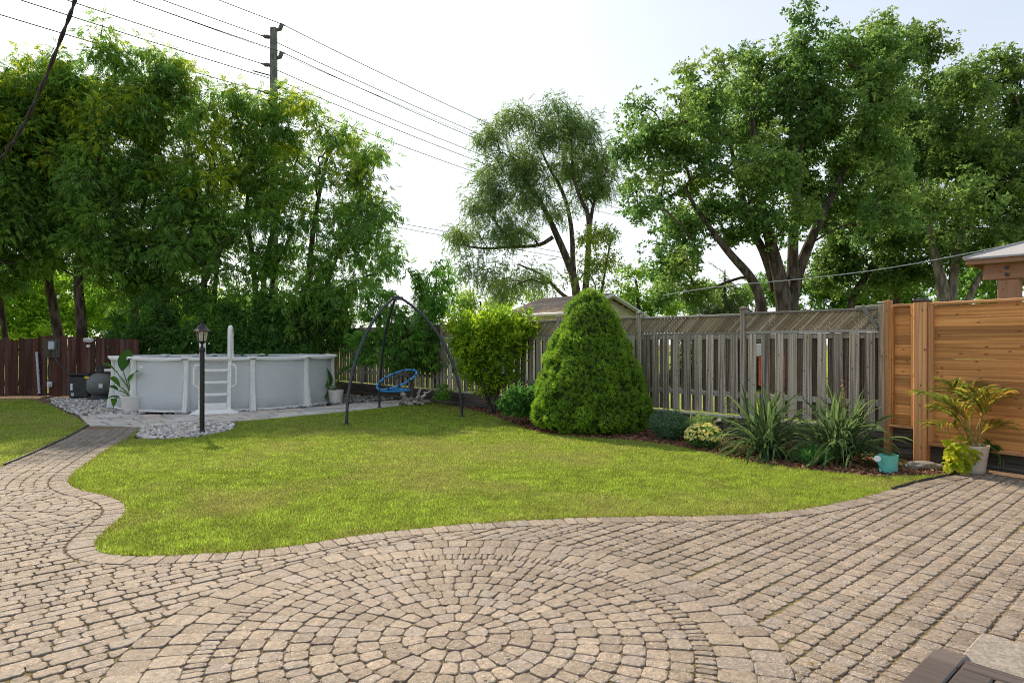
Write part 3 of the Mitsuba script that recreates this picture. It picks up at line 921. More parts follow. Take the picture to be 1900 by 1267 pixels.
# ---------------------------------------------------------------- brown fence at the back left
bf = thing('board_fence', 'dark reddish brown board fence behind the pool filter at far left', 'fence')
X0 = -19.0
i = 0
while X0 < -11.5:
    w = 0.136 + 0.01 * rf.rand()
    xc = X0 + w / 2
    hump = 0.10 * math.exp(-((xc + 13.9) / 0.9) ** 2)
    zt = 1.78 + hump + 0.025 * rf.randn()
    y = 19.72 + 0.008 * rf.randn()
    tl = 0.006 * rf.randn()
    put_board('board', 'm_brown_wood', bf, (w, 0.02, zt - 0.03), [xc, y, (zt + 0.03) / 2], unit([1, 0, tl]), [0, 1.0, 0], unit([-tl, 0, 1]), 0.004, 2)
    X0 += w + 0.004 + (0.012 if rf.rand() < 0.22 else 0.0)
for z in (0.4, 1.45):
    put_board('rail', 'm_brown_wood', bf, (7.4, 0.04, 0.09), [-15.25, 19.765, z], [1, 0, 0], [0, 1.0, 0], None, 0.004, 0)
for x in (-18.4, -16.0, -13.6, -11.7):
    put_board('post', 'm_brown_wood', bf, (0.09, 0.09, 1.7), [x, 19.86, 0.85], [1, 0, 0], [0, 1.0, 0], UP, 0.004, 2)

# fittings on the brown fence
YF = 19.69
bp = put_board('backing_board', 'm_timber', None, (0.46, 0.02, 0.58), at(97, 646, YF), [1, 0, 0], [0, 1.0, 0], UP, 0.003, 2)
labels[bp] = {'label': 'weathered plywood square screwed to the brown fence under the grey switch box', 'category': 'board'}
sb = thing('switch_box', 'small grey metal switch box mounted on the plywood square', 'switch box')
put('case', (cbox(0.18, 0.09, 0.26, 0.015)[0] + at(96, 641, YF - 0.06), cbox(1, 1, 1)[1]), 'm_grey_metal', sb)
put('cover', (cbox(0.13, 0.02, 0.17, 0.008)[0] + at(96, 642, YF - 0.112), cbox(1, 1, 1)[1]), 'm_grey_metal', sb)
pp = thing('conduit_pipe', 'thin upright grey pipe against the brown fence left of the switch box', 'pipe')
a, b = at(68, 653, YF - 0.05), at(73, 729, YF - 0.08)
b[2] = max(b[2], 0.02)
put('pipe', tube([b, a], 0.034, 10), 'm_grey_metal', pp)
for q in (0.0, 0.55, 0.98):
    c = b + (a - b) * q
    put('collar', tube([c - (a - b) * 0.012, c + (a - b) * 0.012], 0.044, 10), 'm_grey_metal', pp)
fl = thing('flood_light', 'white flood light high on the brown fence behind the pool', 'lamp')
c = at(164, 631, YF - 0.12)
put('head', (cbox(0.25, 0.16, 0.13, 0.03)[0] + c, cbox(1, 1, 1)[1]), 'm_white_plastic', fl)
put('lens', (cbox(0.19, 0.012, 0.075, 0.004)[0] + c - [0, 0.088, 0], cbox(1, 1, 1)[1]), 'm_grey_metal', fl)
put('sensor', lathe([(0.0, -0.07), (0.04, -0.06), (0.055, -0.02), (0.05, 0.02), (0.0, 0.03)], 14, at(164, 641, YF - 0.1)), 'm_white_plastic', fl, 40)
put('bracket', (cbox(0.06, 0.1, 0.06, 0.008)[0] + c + [0, 0.09, -0.05], cbox(1, 1, 1)[1]), 'm_grey_metal', fl)
ol = thing('outlet_box', 'small pale grey outlet box low on the brown fence', 'outlet')
put('box', (cbox(0.15, 0.07, 0.17, 0.02)[0] + at(92, 713, YF - 0.04), cbox(1, 1, 1)[1]), 'm_pale', ol)
put('cover', (cbox(0.08, 0.02, 0.09, 0.006)[0] + at(92, 714, YF - 0.083), cbox(1, 1, 1)[1]), 'm_grey_metal', ol)
pts = chaikin([at(100, 650, 19.55), at(104, 668, 19.45), at(115, 682, 19.4), at(128, 691, 19.35), at(136, 696, 19.3)], 2)
put('power_cable', tube(pts, 0.022, 6), 'm_black_plastic', label='black cable sagging from the switch box down to the pump housing', cat='cable')
pts = chaikin([at(93, 650, 19.6), at(91, 670, 19.62), at(89, 690, 19.62), at(91, 708, 19.62)], 2)
put('power_cable', tube(pts, 0.014, 6), 'm_black_plastic', label='thin black wire hanging from the switch box to the outlet box', cat='cable')

# pump housing and filter tank
pm = thing('pump_housing', 'black box shaped pump housing against the brown fence', 'pump')
c = np.array([-12.85, 19.25, 0.0])
put('case', (cbox(0.62, 0.50, 0.66, 0.04)[0] + c + [0, 0, 0.36], cbox(1, 1, 1)[1]), 'm_black_plastic', pm)
put('lid', (cbox(0.68, 0.56, 0.06, 0.02)[0] + c + [0, 0, 0.725], cbox(1, 1, 1)[1]), 'm_black_plastic', pm)
put('label_plate', (cbox(0.07, 0.006, 0.20, 0.002)[0] + c + [-0.20, -0.253, 0.36], cbox(1, 1, 1)[1]), 'm_pale', pm)
put('label_plate', (cbox(0.09, 0.006, 0.10, 0.002)[0] + c + [-0.17, -0.253, 0.14], cbox(1, 1, 1)[1]), 'm_grey_metal', pm)
ft = thing('sand_filter', 'round grey filter tank with a black valve on top beside the pool', 'filter')
c = np.array([-12.08, 18.85, 0.0])
put('tank', lathe([(0, 0.14), (0.20, 0.14), (0.30, 0.20), (0.355, 0.30), (0.365, 0.42), (0.36, 0.55), (0.31, 0.67), (0.20, 0.75), (0.09, 0.78), (0, 0.785)], 28, c), 'm_tank', ft, 50)
put('base', lathe([(0, 0), (0.30, 0.0), (0.30, 0.05), (0.24, 0.14), (0.24, 0.17), (0, 0.17)], 24, c), 'm_black_plastic', ft, 30)
vb = put('valve', lathe([(0, 0.76), (0.13, 0.77), (0.13, 0.86), (0.10, 0.89), (0.05, 0.93), (0, 0.94)], 18, c), 'm_black_plastic', ft, 30)
put('handle', tube([c + [-0.20, 0, 0.945], c + [0.17, -0.02, 0.955]], 0.022, 8), 'm_black_plastic', vb)
put('warning_tag', (cbox(0.13, 0.006, 0.07, 0.002)[0] + c + [-0.22, -0.30, 0.66], cbox(1, 1, 1)[1]), 'm_vc_yellow', ft)
put('gauge_plate', (cbox(0.17, 0.006, 0.12, 0.002)[0] + c + [0.17, -0.33, 0.42], cbox(1, 1, 1)[1]), 'm_pale', ft)
put('pipe', tube(chaikin([c + [0.10, 0, 0.85], c + [0.30, -0.04, 0.86], c + [0.62, -0.12, 0.86], c + [1.1, -0.25, 0.86]], 2), 0.045, 10), 'm_white_plastic', ft, 40)

# ---------------------------------------------------------------- pool
PC, PR = np.array([-7.90, 18.02]), 2.78
pool = thing('swimming_pool', 'round above ground pool with pale grey wall and white rim', 'pool')
ang = np.linspace(0, 2 * PI, 97)
ring_v = lambda r, z: np.column_stack([PC[0] + r * np.cos(ang), PC[1] + r * np.sin(ang), np.full(97, z)])


def band(r0, z0, r1, z1, w=None):
    v = np.vstack([ring_v(r0, z0), ring_v(r1, z1)])
    k = np.arange(96)
    f = np.stack([k, k + 1, k + 98, k + 97], 1)
    return v, np.vstack([f[:, [0, 1, 2]], f[:, [0, 2, 3]]])


zs = np.linspace(0.0, 1.28, 12)
wv = np.vstack([ring_v(PR, z) for z in zs])
i, j = np.meshgrid(np.arange(11), np.arange(96), indexing='ij')
q = np.stack([i * 97 + j, i * 97 + j + 1, (i + 1) * 97 + j + 1, (i + 1) * 97 + j], -1).reshape(-1, 4)
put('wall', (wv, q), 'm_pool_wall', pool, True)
put('track', band(PR + 0.02, 0.0, PR + 0.012, 0.05), 'm_pool_trim', pool, True)
lb = MB()
lb.add(*band(PR - 0.02, 1.26, PR - 0.02, 0.02))
lb.add(np.vstack([ring_v(PR - 0.02, 0.02)[:-1], [[PC[0], PC[1], 0.0]]]), np.stack([np.arange(96), (np.arange(96) + 1) % 96, np.full(96, 96)], 1))
lb.put('liner', 'm_liner', pool)
put('water', (np.vstack([ring_v(PR - 0.025, 1.12)[:-1], [[PC[0], PC[1], 1.12]]]), np.stack([np.arange(96), (np.arange(96) + 1) % 96, np.full(96, 96)], 1)), 'm_water', pool)
PH0 = None
best = None
for k in range(300):                                         # turn the uprights so that their feet stand where the photograph has them
    ph = k / 300 * PI / 6
    xs = []
    for a in ph + np.arange(12) * PI / 6:
        p = PC + (PR + 0.12) * np.array([math.cos(a), math.sin(a)])
        if math.sin(a) < 0.2:
            xs.append(950 + F_PX * p[0] / p[1])
    e = sum(min(abs(x - t) for x in xs) for t in (340, 470, 574))
    if best is None or e < best:
        best, PH0 = e, ph
for k in range(12):
    a = PH0 + k * PI / 6
    rd, tg = np.array([math.cos(a), math.sin(a), 0]), np.array([-math.sin(a), math.cos(a), 0])
    P0 = np.array([PC[0], PC[1], 0])
    secs = []
    for z, w, o in ((0.0, 0.155, 0.17), (0.10, 0.150, 0.155), (0.45, 0.13, 0.105), (0.85, 0.118, 0.075), (1.15, 0.125, 0.07), (1.245, 0.15, 0.085)):
        c = P0 + rd * (PR + 0.004) + [0, 0, z]
        secs.append(np.array([c - tg * w / 2, c - tg * w / 2 + rd * o * 0.75, c - tg * w * 0.32 + rd * o, c - tg * w * 0.06 + rd * o, c + rd * (o - 0.012), c + tg * w * 0.06 + rd * o, c + tg * w * 0.32 + rd * o, c + tg * w / 2 + rd * o * 0.75, c + tg * w / 2]))
    v = np.vstack(secs)
    put('upright', (v, grid_faces(6, 9)), 'm_pool_trim', pool, 35)
    # rail between this upright and the next, with its hanging edge
    m = 13
    aa = a + np.linspace(0.022, PI / 6 - 0.022, m)
    prof = []
    for q in range(m):
        u = q / (m - 1)
        dip = 0.055 + 0.028 * math.sin(PI * u) ** 0.8
        rdq = np.array([math.cos(aa[q]), math.sin(aa[q]), 0])
        Rm = (PR + 0.02) * math.cos(PI / 12) / math.cos(aa[q] - a - PI / 12) * 1.0 + 0.035
        row = [P0 + rdq * (Rm + dr_) + [0, 0, z_] for dr_, z_ in ((-0.13, 1.25), (-0.13, 1.285), (-0.09, 1.305), (0.06, 1.312), (0.085, 1.30), (0.092, 1.27), (0.085, 1.30 - dip), (0.072, 1.30 - dip), (0.07, 1.26))]
        prof.append(np.array(row))
    put('top_rail', (np.vstack(prof), grid_faces(m, 9)), 'm_pool_trim', pool, 40)
    v, f = cbox(0.27, 0.19, 0.055, 0.018)
    put('rail_cap', (xf(frame(P0 + rd * (PR + 0.015) + [0, 0, 1.293], rd, tg, UP), v), f), 'm_pool_trim', pool, 30)
sk = math.atan2(-0.93, -0.37)
a_ = math.atan2(*(G(293, 760) - PC)[::-1])
rd = np.array([math.cos(a_), math.sin(a_), 0])
v, f = cbox(0.14, 0.006, 0.075, 0.002)
put('name_plate', (xf(frame(np.array([PC[0], PC[1], 1.07]) + rd * (PR + 0.004), np.cross(rd, UP), rd, UP), v), f), 'm_white_plastic', pool)

# ladder over the pool wall
ld = thing('pool_ladder', 'white plastic step ladder standing at the pool wall behind the lamp post', 'ladder')
lp = np.array([-6.96, 15.04])
ln = unit(lp - PC)
LX, LY = np.array([-ln[1], ln[0], 0]), np.array([ln[0], ln[1], 0])    # across, outward
if LX[0] < 0:
    LX = -LX
L0 = np.array([lp[0], lp[1], 0])
P3 = lambda x, o, z: L0 + LX * x + LY * o + UP * z
for sx in (-1, 1):
    x = 0.305 * sx
    v = []
    for z, o, w, d in ((0.03, 0.10, 0.085, 0.12), (0.3, 0.06, 0.08, 0.10), (0.9, -0.03, 0.075, 0.085), (1.30, -0.10, 0.07, 0.08)):
        v += [P3(x - w / 2, o - d / 2, z), P3(x + w / 2, o - d / 2, z), P3(x + w / 2, o + d / 2, z), P3(x - w / 2, o + d / 2, z)]
    f = [[4 * k + j, 4 * k + (j + 1) % 4, 4 * k + 4 + (j + 1) % 4, 4 * k + 4 + j] for k in range(3) for j in range(4)] + [[12, 13, 14, 15], [3, 2, 1, 0]]
    put('side_rail', (np.array(v), np.array(f)), 'm_white_plastic', ld)
    arc = [P3(x, -0.06, 1.25), P3(x, -0.065, 1.60), P3(x, -0.08, 1.92), P3(x, -0.16, 2.03), P3(x, -0.32, 2.02), P3(x, -0.40, 1.90), P3(x, -0.43, 1.55), P3(x, -0.44, 1.20)]
    put('hand_rail', tube(chaikin(arc, 2), 0.048, 10), 'm_white_plastic', ld, 40)
    g = [P3(x + sx * 0.03, 0.0, 0.78), P3(x + sx * 0.13, 0.0, 0.84), P3(x + sx * 0.135, -0.02, 1.05), P3(x + sx * 0.13, -0.03, 1.14), P3(x + sx * 0.03, -0.05, 1.20)]
    g = [P3(x + sx * 0.03, 0.02, 0.60), P3(x + sx * 0.15, 0.02, 0.68), P3(x + sx * 0.15, 0.0, 1.06), P3(x + sx * 0.11, -0.02, 1.13), P3(x + sx * 0.02, -0.03, 1.13)]
    put('grab_handle', tube(g, 0.021, 8), 'm_white_plastic', ld, 30)
for z, h, d in ((1.285, 0.07, 0.24), (1.00, 0.065, 0.20), (0.72, 0.065, 0.20), (0.44, 0.065, 0.20)):
    o = 0.10 - 0.20 * z / 1.3
    v, f = cbox(0.55, d, h, 0.02)
    put('step', (xf(frame(P3(0, o + 0.02, z), LX, LY, UP), v), f), 'm_white_plastic', ld)
v, f = cbox(0.55, 0.14, 0.15, 0.02)
put('bottom_panel', (xf(frame(P3(0, 0.10, 0.17), LX, LY, UP), v), f), 'm_white_plastic', ld)
v = []
for z, w, d in ((0.004, 1.02, 0.34), (0.03, 1.00, 0.33), (0.055, 0.86, 0.24), (0.10, 0.76, 0.18)):
    v += [P3(-w / 2, 0.10 - d / 2, z), P3(w / 2, 0.10 - d / 2, z), P3(w / 2, 0.10 + d / 2, z), P3(-w / 2, 0.10 + d / 2, z)]
f = [[4 * k + j, 4 * k + (j + 1) % 4, 4 * k + 4 + (j + 1) % 4, 4 * k + 4 + j] for k in range(3) for j in range(4)] + [[12, 13, 14, 15]]
put('foot', (np.array(v), np.array(f)), 'm_white_plastic', ld)

# ---------------------------------------------------------------- lamp post
lm = thing('lamp_post', 'black garden lamp post with lantern head standing in the river pebbles', 'lamp post')
g = G(375, 803)
c = np.array([g[0], g[1], 0])
put('post', lathe([(0, 0), (0.055, 0.0), (0.055, 0.03), (0.042, 0.05), (0.042, 1.50), (0, 1.50)], 16, c), 'm_black_paint', lm, 30)
put('collar', lathe([(0, 1.47), (0.050, 1.47), (0.056, 1.50), (0.056, 1.53), (0.045, 1.55), (0.022, 1.57), (0.022, 1.62), (0.05, 1.64), (0.075, 1.66), (0, 1.665)], 16, c), 'm_black_paint', lm, 40)
lt = put('lantern_frame', tube([c + [0, 0, 1.66], c + [0, 0, 1.672]], 0.078, 6), 'm_black_paint', lm)
for k in range(6):
    a = k * PI / 3 + 0.2
    d = np.array([math.cos(a), math.sin(a), 0])
    put('bar', tube([c + d * 0.075 + [0, 0, 1.665], c + d * 0.112 + [0, 0, 1.85]], 0.009, 6), 'm_black_paint', lt)
    a2 = a + PI / 3
    d2 = np.array([math.cos(a2), math.sin(a2), 0])
    q = np.array([c + d * 0.072 + [0, 0, 1.668], c + d2 * 0.072 + [0, 0, 1.668], c + d2 * 0.108 + [0, 0, 1.848], c + d * 0.108 + [0, 0, 1.848]])
    put('pane', (q, [[0, 1, 2], [0, 2, 3]]), 'm_lamp_pane', lt)
put('bulb', lathe([(0, 1.67), (0.018, 1.67), (0.018, 1.70), (0.03, 1.73), (0.028, 1.77), (0.012, 1.80), (0, 1.802)], 12, c), 'm_pale', lm, 50)
put('roof', lathe([(0, 1.845), (0.150, 1.845), (0.152, 1.857), (0.125, 1.875), (0.095, 1.91), (0.075, 1.945), (0.06, 1.962), (0, 1.965)], 18, c), 'm_black_paint', lm, 30)
put('finial', lathe([(0, 1.96), (0.035, 1.965), (0.03, 1.985), (0.012, 1.998), (0.024, 2.02), (0.012, 2.04), (0.008, 2.06), (0.014, 2.075), (0, 2.09)], 12, c), 'm_black_paint', lm, 50)

# ---------------------------------------------------------------- swing frame and hoop seat
APX = np.array([-2.62, 14.55, 2.66])
sf = thing('swing_frame', 'dark grey three legged swing frame of curved tubes on the lawn', 'swing frame')
for k, (gx, gy) in enumerate((G(643, 787), G(704, 756), G(857, 773))):
    foot = np.array([gx, gy, 0.0])
    th = math.radians(64)
    s = np.linspace(0, 1, 22)
    hx = (1 - np.cos(s * th)) / (1 - math.cos(th))
    hz = np.sin(s * th) / math.sin(th)
    top = APX + unit(foot - APX * [1, 1, 0]) * [0.10, 0.10, 0]
    pts = np.column_stack([foot[0] + (top[0] - foot[0]) * hx, foot[1] + (top[1] - foot[1]) * hx, APX[2] * hz])
    lg = put('leg', tube(pts, 0.031, 10), 'm_steel_dark', sf, 40)
    for q in (7, 13):
        put('sleeve', tube([pts[q], pts[q + 1]], 0.037, 10), 'm_steel_dark', lg, 40)
    put('foot_plate', tube([foot + [0, 0, 0], foot + [0, 0, 0.025]], 0.055, 10), 'm_steel_dark', lg)
put('top_plate', tube([APX - [0, 0, 0.035], APX + [0, 0, 0.03]], 0.16, 12), 'm_steel_dark', sf)
hs = thing('hoop_swing', 'bright blue hoop seat with black netting hanging from the swing frame', 'swing')
hc = at(736, 704, 14.6)
nrm = unit([-0.33, -0.36, 1.0])
hx_ = unit(np.cross([0, 1.0, 0], nrm))
hy_ = np.cross(nrm, hx_)
M1 = frame(hc, hx_, hy_, nrm)
v, f = torus(0.475, 0.026, 48, 8)
put('hoop', (xf(M1, v), f), 'm_blue_paint', hs, True)
M2 = frame(at(733, 724, 14.5), [1, 0, 0], [0, 1.0, 0], UP)
v, f = torus(0.325, 0.026, 40, 8)
put('lower_hoop', (xf(M2, v), f), 'm_blue_paint', hs, True)
net = MB()
for k in range(14):
    a = k * 2 * PI / 14
    p1 = xf(M1, [[0.47 * math.cos(a), 0.47 * math.sin(a), 0]])[0]
    p2 = xf(M2, [[0.32 * math.cos(a), 0.32 * math.sin(a), 0]])[0]
    net.add(*tube([p1, (p1 + p2) / 2 - [0, 0, 0.03], p2], 0.005, 5))
    for sgn in (-1, 1):
        a2 = a + sgn * 1.9
        q = xf(M1, [[0.46 * math.cos(a2), 0.46 * math.sin(a2), 0]])[0]
        mid = (p1 + q) / 2 - nrm * 0.10
        net.add(*tube(chaikin([p1, mid, q], 2), 0.0045, 5))
net.put('netting', 'm_cord', hs)
for a in (0.3, 2.4, 4.5):
    p1 = xf(M1, [[0.475 * math.cos(a), 0.475 * math.sin(a), 0]])[0]
    put('rope', tube([p1, APX - [0, 0, 0.04]], 0.005, 5), 'm_cord', hs)
for k in range(12):
    a = k * PI / 6 + 0.2
    d = np.array([math.cos(a), math.sin(a), 0])
    tgt = np.array([-math.sin(a), math.cos(a), 0])
    v, f = tube([d * 0.475 - tgt * 0.018, d * 0.475 + tgt * 0.018], 0.030, 8)
    put('rope_wrap', (xf(M1, v), f), 'm_cord', hs)

# ---------------------------------------------------------------- house, gazebo and red panel beyond the fences
hA = np.array([2.02, 22.2])
u1, u2 = unit([2.82, 2.5]), unit([-2.5, 2.82])
h3 = lambda a, b, z: np.array([hA[0] + u1[0] * a + u2[0] * b, hA[1] + u1[1] * a + u2[1] * b, z])
W_, D_, EZ, RZ = 3.7, 3.1, 2.78, 3.42
sh = thing('garage', 'low garage with cream siding and brown shingle roof behind the cone shaped evergreen', 'garage')
wall_v = np.array([h3(0, 0, 0), h3(W_, 0, 0), h3(W_, D_, 0), h3(0, D_, 0), h3(0, 0, EZ), h3(W_, 0, EZ), h3(W_, D_, EZ), h3(0, D_, EZ), h3(W_ / 2, 0, RZ - 0.05), h3(W_ / 2, D_, RZ - 0.05)])
put('wall', (wall_v, np.array([[0, 1, 5], [0, 5, 4], [1, 2, 6], [1, 6, 5], [2, 3, 7], [2, 7, 6], [3, 0, 4], [3, 4, 7], [4, 5, 8], [6, 7, 9]])), 'm_siding', sh)
u13, u23 = np.append(u1, 0), np.append(u2, 0)
for z in np.arange(1.25, EZ - 0.05, 0.11):
    v, f = cbox(W_ + 0.03, 0.02, 0.1, 0.004)
    put('siding_plank', (xf(frame(h3(W_ / 2, -0.012, z), u13, unit(u23 + UP * 0.12), UP), v), f), 'm_siding', sh)
    v, f = cbox(D_, 0.02, 0.1, 0.004)
    put('siding_plank', (xf(frame(h3(-0.012, D_ / 2, z), u23, unit(-u13 - UP * -0.12), UP), v), f), 'm_siding', sh)
for k, z in enumerate(np.arange(EZ, RZ - 0.12, 0.11)):
    w = W_ * (1 - (z - EZ + 0.06) / (RZ - EZ))
    v, f = cbox(w, 0.02, 0.1, 0.004)
    put('siding_plank', (xf(frame(h3(W_ / 2, -0.012, z + 0.03), u13, unit(u23 + UP * 0.12), UP), v), f), 'm_siding', sh)
ov = 0.32
for sg in (0, 1):
    e0, e1 = (-ov, W_ / 2) if sg == 0 else (W_ + ov, W_ / 2)
    ez = EZ - ov * (RZ - EZ) / (W_ / 2)
    p = [h3(e0, -ov, ez), h3(e1, -ov, RZ), h3(e1, D_ + ov, RZ), h3(e0, D_ + ov, ez)]
    v = np.array(p + [q + [0, 0, 0.06] for q in p])
    put('roof_slope', (v, np.array([[4, 5, 6], [4, 6, 7], [0, 1, 5], [0, 5, 4], [3, 2, 6], [3, 6, 7], [0, 4, 7], [0, 7, 3], [1, 0, 3], [1, 3, 2]])), 'm_shingle', sh)
    put('fascia', tube([h3(e0, -ov - 0.02, ez - 0.03), h3(e1, -ov - 0.02, RZ - 0.03)], 0.075, 4), 'm_fascia', sh)
put('gutter', tube([h3(-ov - 0.06, -ov, EZ - 0.11), h3(-ov - 0.06, D_ + ov, EZ - 0.11)], 0.06, 8), 'm_fascia', sh)

gz = thing('gazebo', 'brown timber gazebo with grey metal roof beyond the cedar fence', 'gazebo')
gQ = np.array([7.87, 10.4, 0])
e1, e2 = np.append(FD, 0) * -1.0, np.array([-FN[0], -FN[1], 0])     # along the fence towards the house; away from the yard
g3 = lambda a, b, z: gQ + e1 * a + e2 * b + UP * z
for a, b in ((0.14, 0.14), (3.0, 0.14), (0.14, 2.6), (3.0, 2.6)):
    put_board('post', 'm_tan_wood', gz, (0.28, 0.28, 2.36), g3(a, b, 1.48), e1, e2, UP, 0.012, 2)
put_board('beam', 'm_tan_wood', gz, (3.5, 0.09, 0.26), g3(1.57, 0.02, 2.79), e1, e2, UP, 0.008, 0)
put_board('beam', 'm_tan_wood', gz, (0.09, 2.6, 0.22), g3(0.10, 1.4, 2.79), e1, e2, UP, 0.008, 1)
put_board('fascia', 'm_tan_wood', gz, (3.9, 0.05, 0.09), g3(1.57, -0.19, 2.955), e1, e2, UP, 0.006, 0)
put_board('fascia', 'm_tan_wood', gz, (0.05, 3.2, 0.09), g3(-0.36, 1.41, 2.955), e1, e2, UP, 0.006, 1)
rc = [g3(-0.41, -0.25, 3.02), g3(3.55, -0.25, 3.02), g3(3.55, 3.05, 3.02), g3(-0.41, 3.05, 3.02)]
ap = [g3(1.2, 1.4, 3.62), g3(1.95, 1.4, 3.62)]
for k, quad in enumerate(([rc[0], rc[1], ap[1], ap[0]], [rc[3], rc[0], ap[0], ap[0]], [rc[1], rc[2], ap[1], ap[1]], [rc[2], rc[3], ap[0], ap[1]])):
    q = np.array(quad)
    v = np.vstack([q, q - [0, 0, 0.03]])
    put('roof_panel', (v, np.array([[0, 1, 2], [0, 2, 3], [5, 4, 6], [4, 7, 6], [0, 4, 5], [0, 5, 1]])), 'm_roof_metal', gz)
for a, b in ((rc[0], ap[0]), (rc[1], ap[1]), (rc[0] * 0.75 + rc[1] * 0.25, ap[0]), (rc[0] * 0.5 + rc[1] * 0.5, (ap[0] + ap[1]) / 2), (rc[0] * 0.6 + rc[3] * 0.4, ap[0])):
    put('roof_seam', tube([a + [0, 0, 0.01], b + [0, 0, 0.01]], 0.018, 6), 'm_roof_metal', gz)
for z in (2.73, 2.84):
    put('bolt', tube([g3(0.13, -0.02, z), g3(0.13, -0.05, z)], 0.028, 8), 'm_black_paint', gz)

rp = thing('garden_panel', 'red panel with a pale top glimpsed through gaps of the grey fence', 'panel')
q0, q1 = at(1408, 655, 12.9), at(1500, 655, 12.5)
d = unit(q1 - q0)
v, f = cbox(np.linalg.norm(q1 - q0), 0.05, 0.62, 0.01)
put('panel', (xf(frame((q0 + q1) / 2 - [0, 0, 0.35], d, unit(np.cross(UP, d)), UP), v), f), 'm_red', rp)
v, f = cbox(0.20, 0.055, 0.26, 0.01)
put('top', (xf(frame(q0 + [0.02, 0, 0.06], d, unit(np.cross(UP, d)), unit([0.1, 0, 1])), v), f), 'm_pale', rp)

# ---------------------------------------------------------------- utility pole and wires
PY = 30.0
px_ = (508 - 950) * PY / F_PX
up = thing('utility_pole', 'tall wooden utility pole rising behind the trees left of centre', 'utility pole')
zt = at(508, 53, PY)[2]
put('pole', tube([[px_, PY, 0], [px_, PY, 8], [px_, PY, zt]], [0.20, 0.185, 0.165], 14), 'm_pole', up, 40)
ld_ = unit([9.5, 12.0, 0])                                   # direction of the line
wires = []
for py, side in ((58, 1), (69, -1), (110, 1), (121, -1), (165, 1), (172, -1)):
    z = at(508, py, PY)[2]
    c = np.array([px_, PY, z])
    o = np.array([1.0, 0, 0]) * side
    tip = c + o * (0.42 if side > 0 else 0.48) + [0, 0, 0.30 if side > 0 else 0.03]
    ins = put('insulator', tube([c + o * 0.12, c + o * 0.2 + (tip - c - o * 0.12) * 0.3, c + (tip - c) * 0.85, tip], [0.05, 0.10, 0.10, 0.06], 10), 'm_insulator', up, 40)
    put('clamp', tube([tip - ld_ * 0.12, tip + ld_ * 0.12], 0.035, 6), 'm_insulator', ins)
    wires.append((tip, py))
names = ['topmost power line, held by the raised upper arm of the utility pole', 'second power line from the top, on the upper left insulator', 'power line on the middle raised arm of the utility pole', 'power line on the middle left insulator of the pole', 'power line on the lowest raised arm, just above the leaves', 'lowest power line, on the left insulator among the leaves']
for wi, (tip, py) in enumerate(wires):
    L1, L2 = 22.0, 34.0
    s = np.concatenate([np.linspace(-L1, 0, 12), np.linspace(0, L2, 16)[1:]])
    sag = np.where(s < 0, 0.55 * 4 * (-s / 44) * (1 - -s / 44), 0.7 * 4 * (s / 44) * (1 - s / 44))
    pts = tip + s[:, None] * ld_ - sag[:, None] * UP
    put('power_line', tube(pts, 0.021, 5, False), 'm_wire', label=names[wi], cat='power line', group='power lines on the utility pole')
z = at(508, 140, PY)[2]
put('arrester', tube([[px_ - 0.9, PY - 0.2, z + 0.12], [px_ - 0.15, PY, z - 0.02]], 0.03, 6), 'm_insulator', up)
put('power_line', tube([np.array([px_, PY, at(508, 95, PY)[2]]) + s_ * ld_ - 0.4 * UP * 4 * (abs(s_) / 44) * (1 - abs(s_) / 44) for s_ in np.linspace(-22, 34, 24)], 0.012, 5, False), 'm_wire', label='power line clamped straight to the pole between two insulators', cat='power line', group='power lines on the utility pole')
# twisted service cable, near, upper left
base = chaikin([at(150, -40, 4.9), at(137, 10, 4.95), at(112, 75, 5.0), (at(75, 170, 5.05)), at(38, 245, 5.1), at(5, 292, 5.15), at(-30, 330, 5.2)], 3)
tt = np.linspace(0, 1, len(base))
sc_ = thing('service_cable', 'thick twisted dark cable crossing the upper left sky', 'cable')
for k in range(2):
    off = np.column_stack([np.cos(tt * 40 + k * PI), np.sin(tt * 40 + k * PI), 0 * tt]) * 0.008
    put('strand', tube(base + off, 0.0085, 6), 'm_cable', sc_, True)
pts = [at(1230, 548, 16.0), at(1330, 531, 15.5), at(1480, 519, 15.0), at(1640, 500, 14.5), at(1800, 470, 14.0), at(1960, 435, 13.5)]
put('service_wire', tube(chaikin(pts, 2), 0.011, 5), 'm_vinyl', label='single pale service wire crossing in front of the big maple trunks', cat='wire')
for k, (a, b) in enumerate(((at(700, 407, 34), at(900, 443, 40)), (at(700, 415, 34), at(900, 452, 40)))):
    put('telephone_wire', tube([a - (b - a) * 3, a, b, b + (b - a) * 2], 0.02, 5), 'm_wire', label=('upper', 'lower')[k] + ' of two thin wires low in the sky gap left of the drooping tree', cat='wire', group='telephone wires in the sky gap')

# ---------------------------------------------------------------- dark bench corner and stone slab, lower right
AX, AY = np.append(RA, 0), np.append(RB, 0)                   # along and across the patio courses
zt = 0.45
gt = lambda px, py, z: np.array([(px - 950) * (F_PX * (CAM_H - z) / (py - HOR)) / F_PX, F_PX * (CAM_H - z) / (py - HOR), z])
tb = thing('patio_table', 'corner of a low dark brown slatted table at the lower right', 'table')
t0 = gt(1779, 1237, zt)                                      # crossing of the two joints
pd = -AY                                                     # towards the right and the camera
pw = -AX                                                     # towards the left and the camera
def plank(o, a0, a1, b0, b1, z=zt, th=0.035):
    c = o + pd * (a0 + a1) / 2 + pw * (b0 + b1) / 2
    c[2] = z - th / 2
    put_board('slat', 'm_deck', tb, (a1 - a0, b1 - b0, th), c, pd, pw, None, 0.006, 0)
g_ = 0.006
plank(t0, g_ / 2, 1.25, -0.085, -g_ / 2)                      # rear border, right of the crossing
plank(t0, -0.105, -g_ / 2, -0.10, 0.0 - g_ / 2 + 0.0)         # rear border, left of the crossing
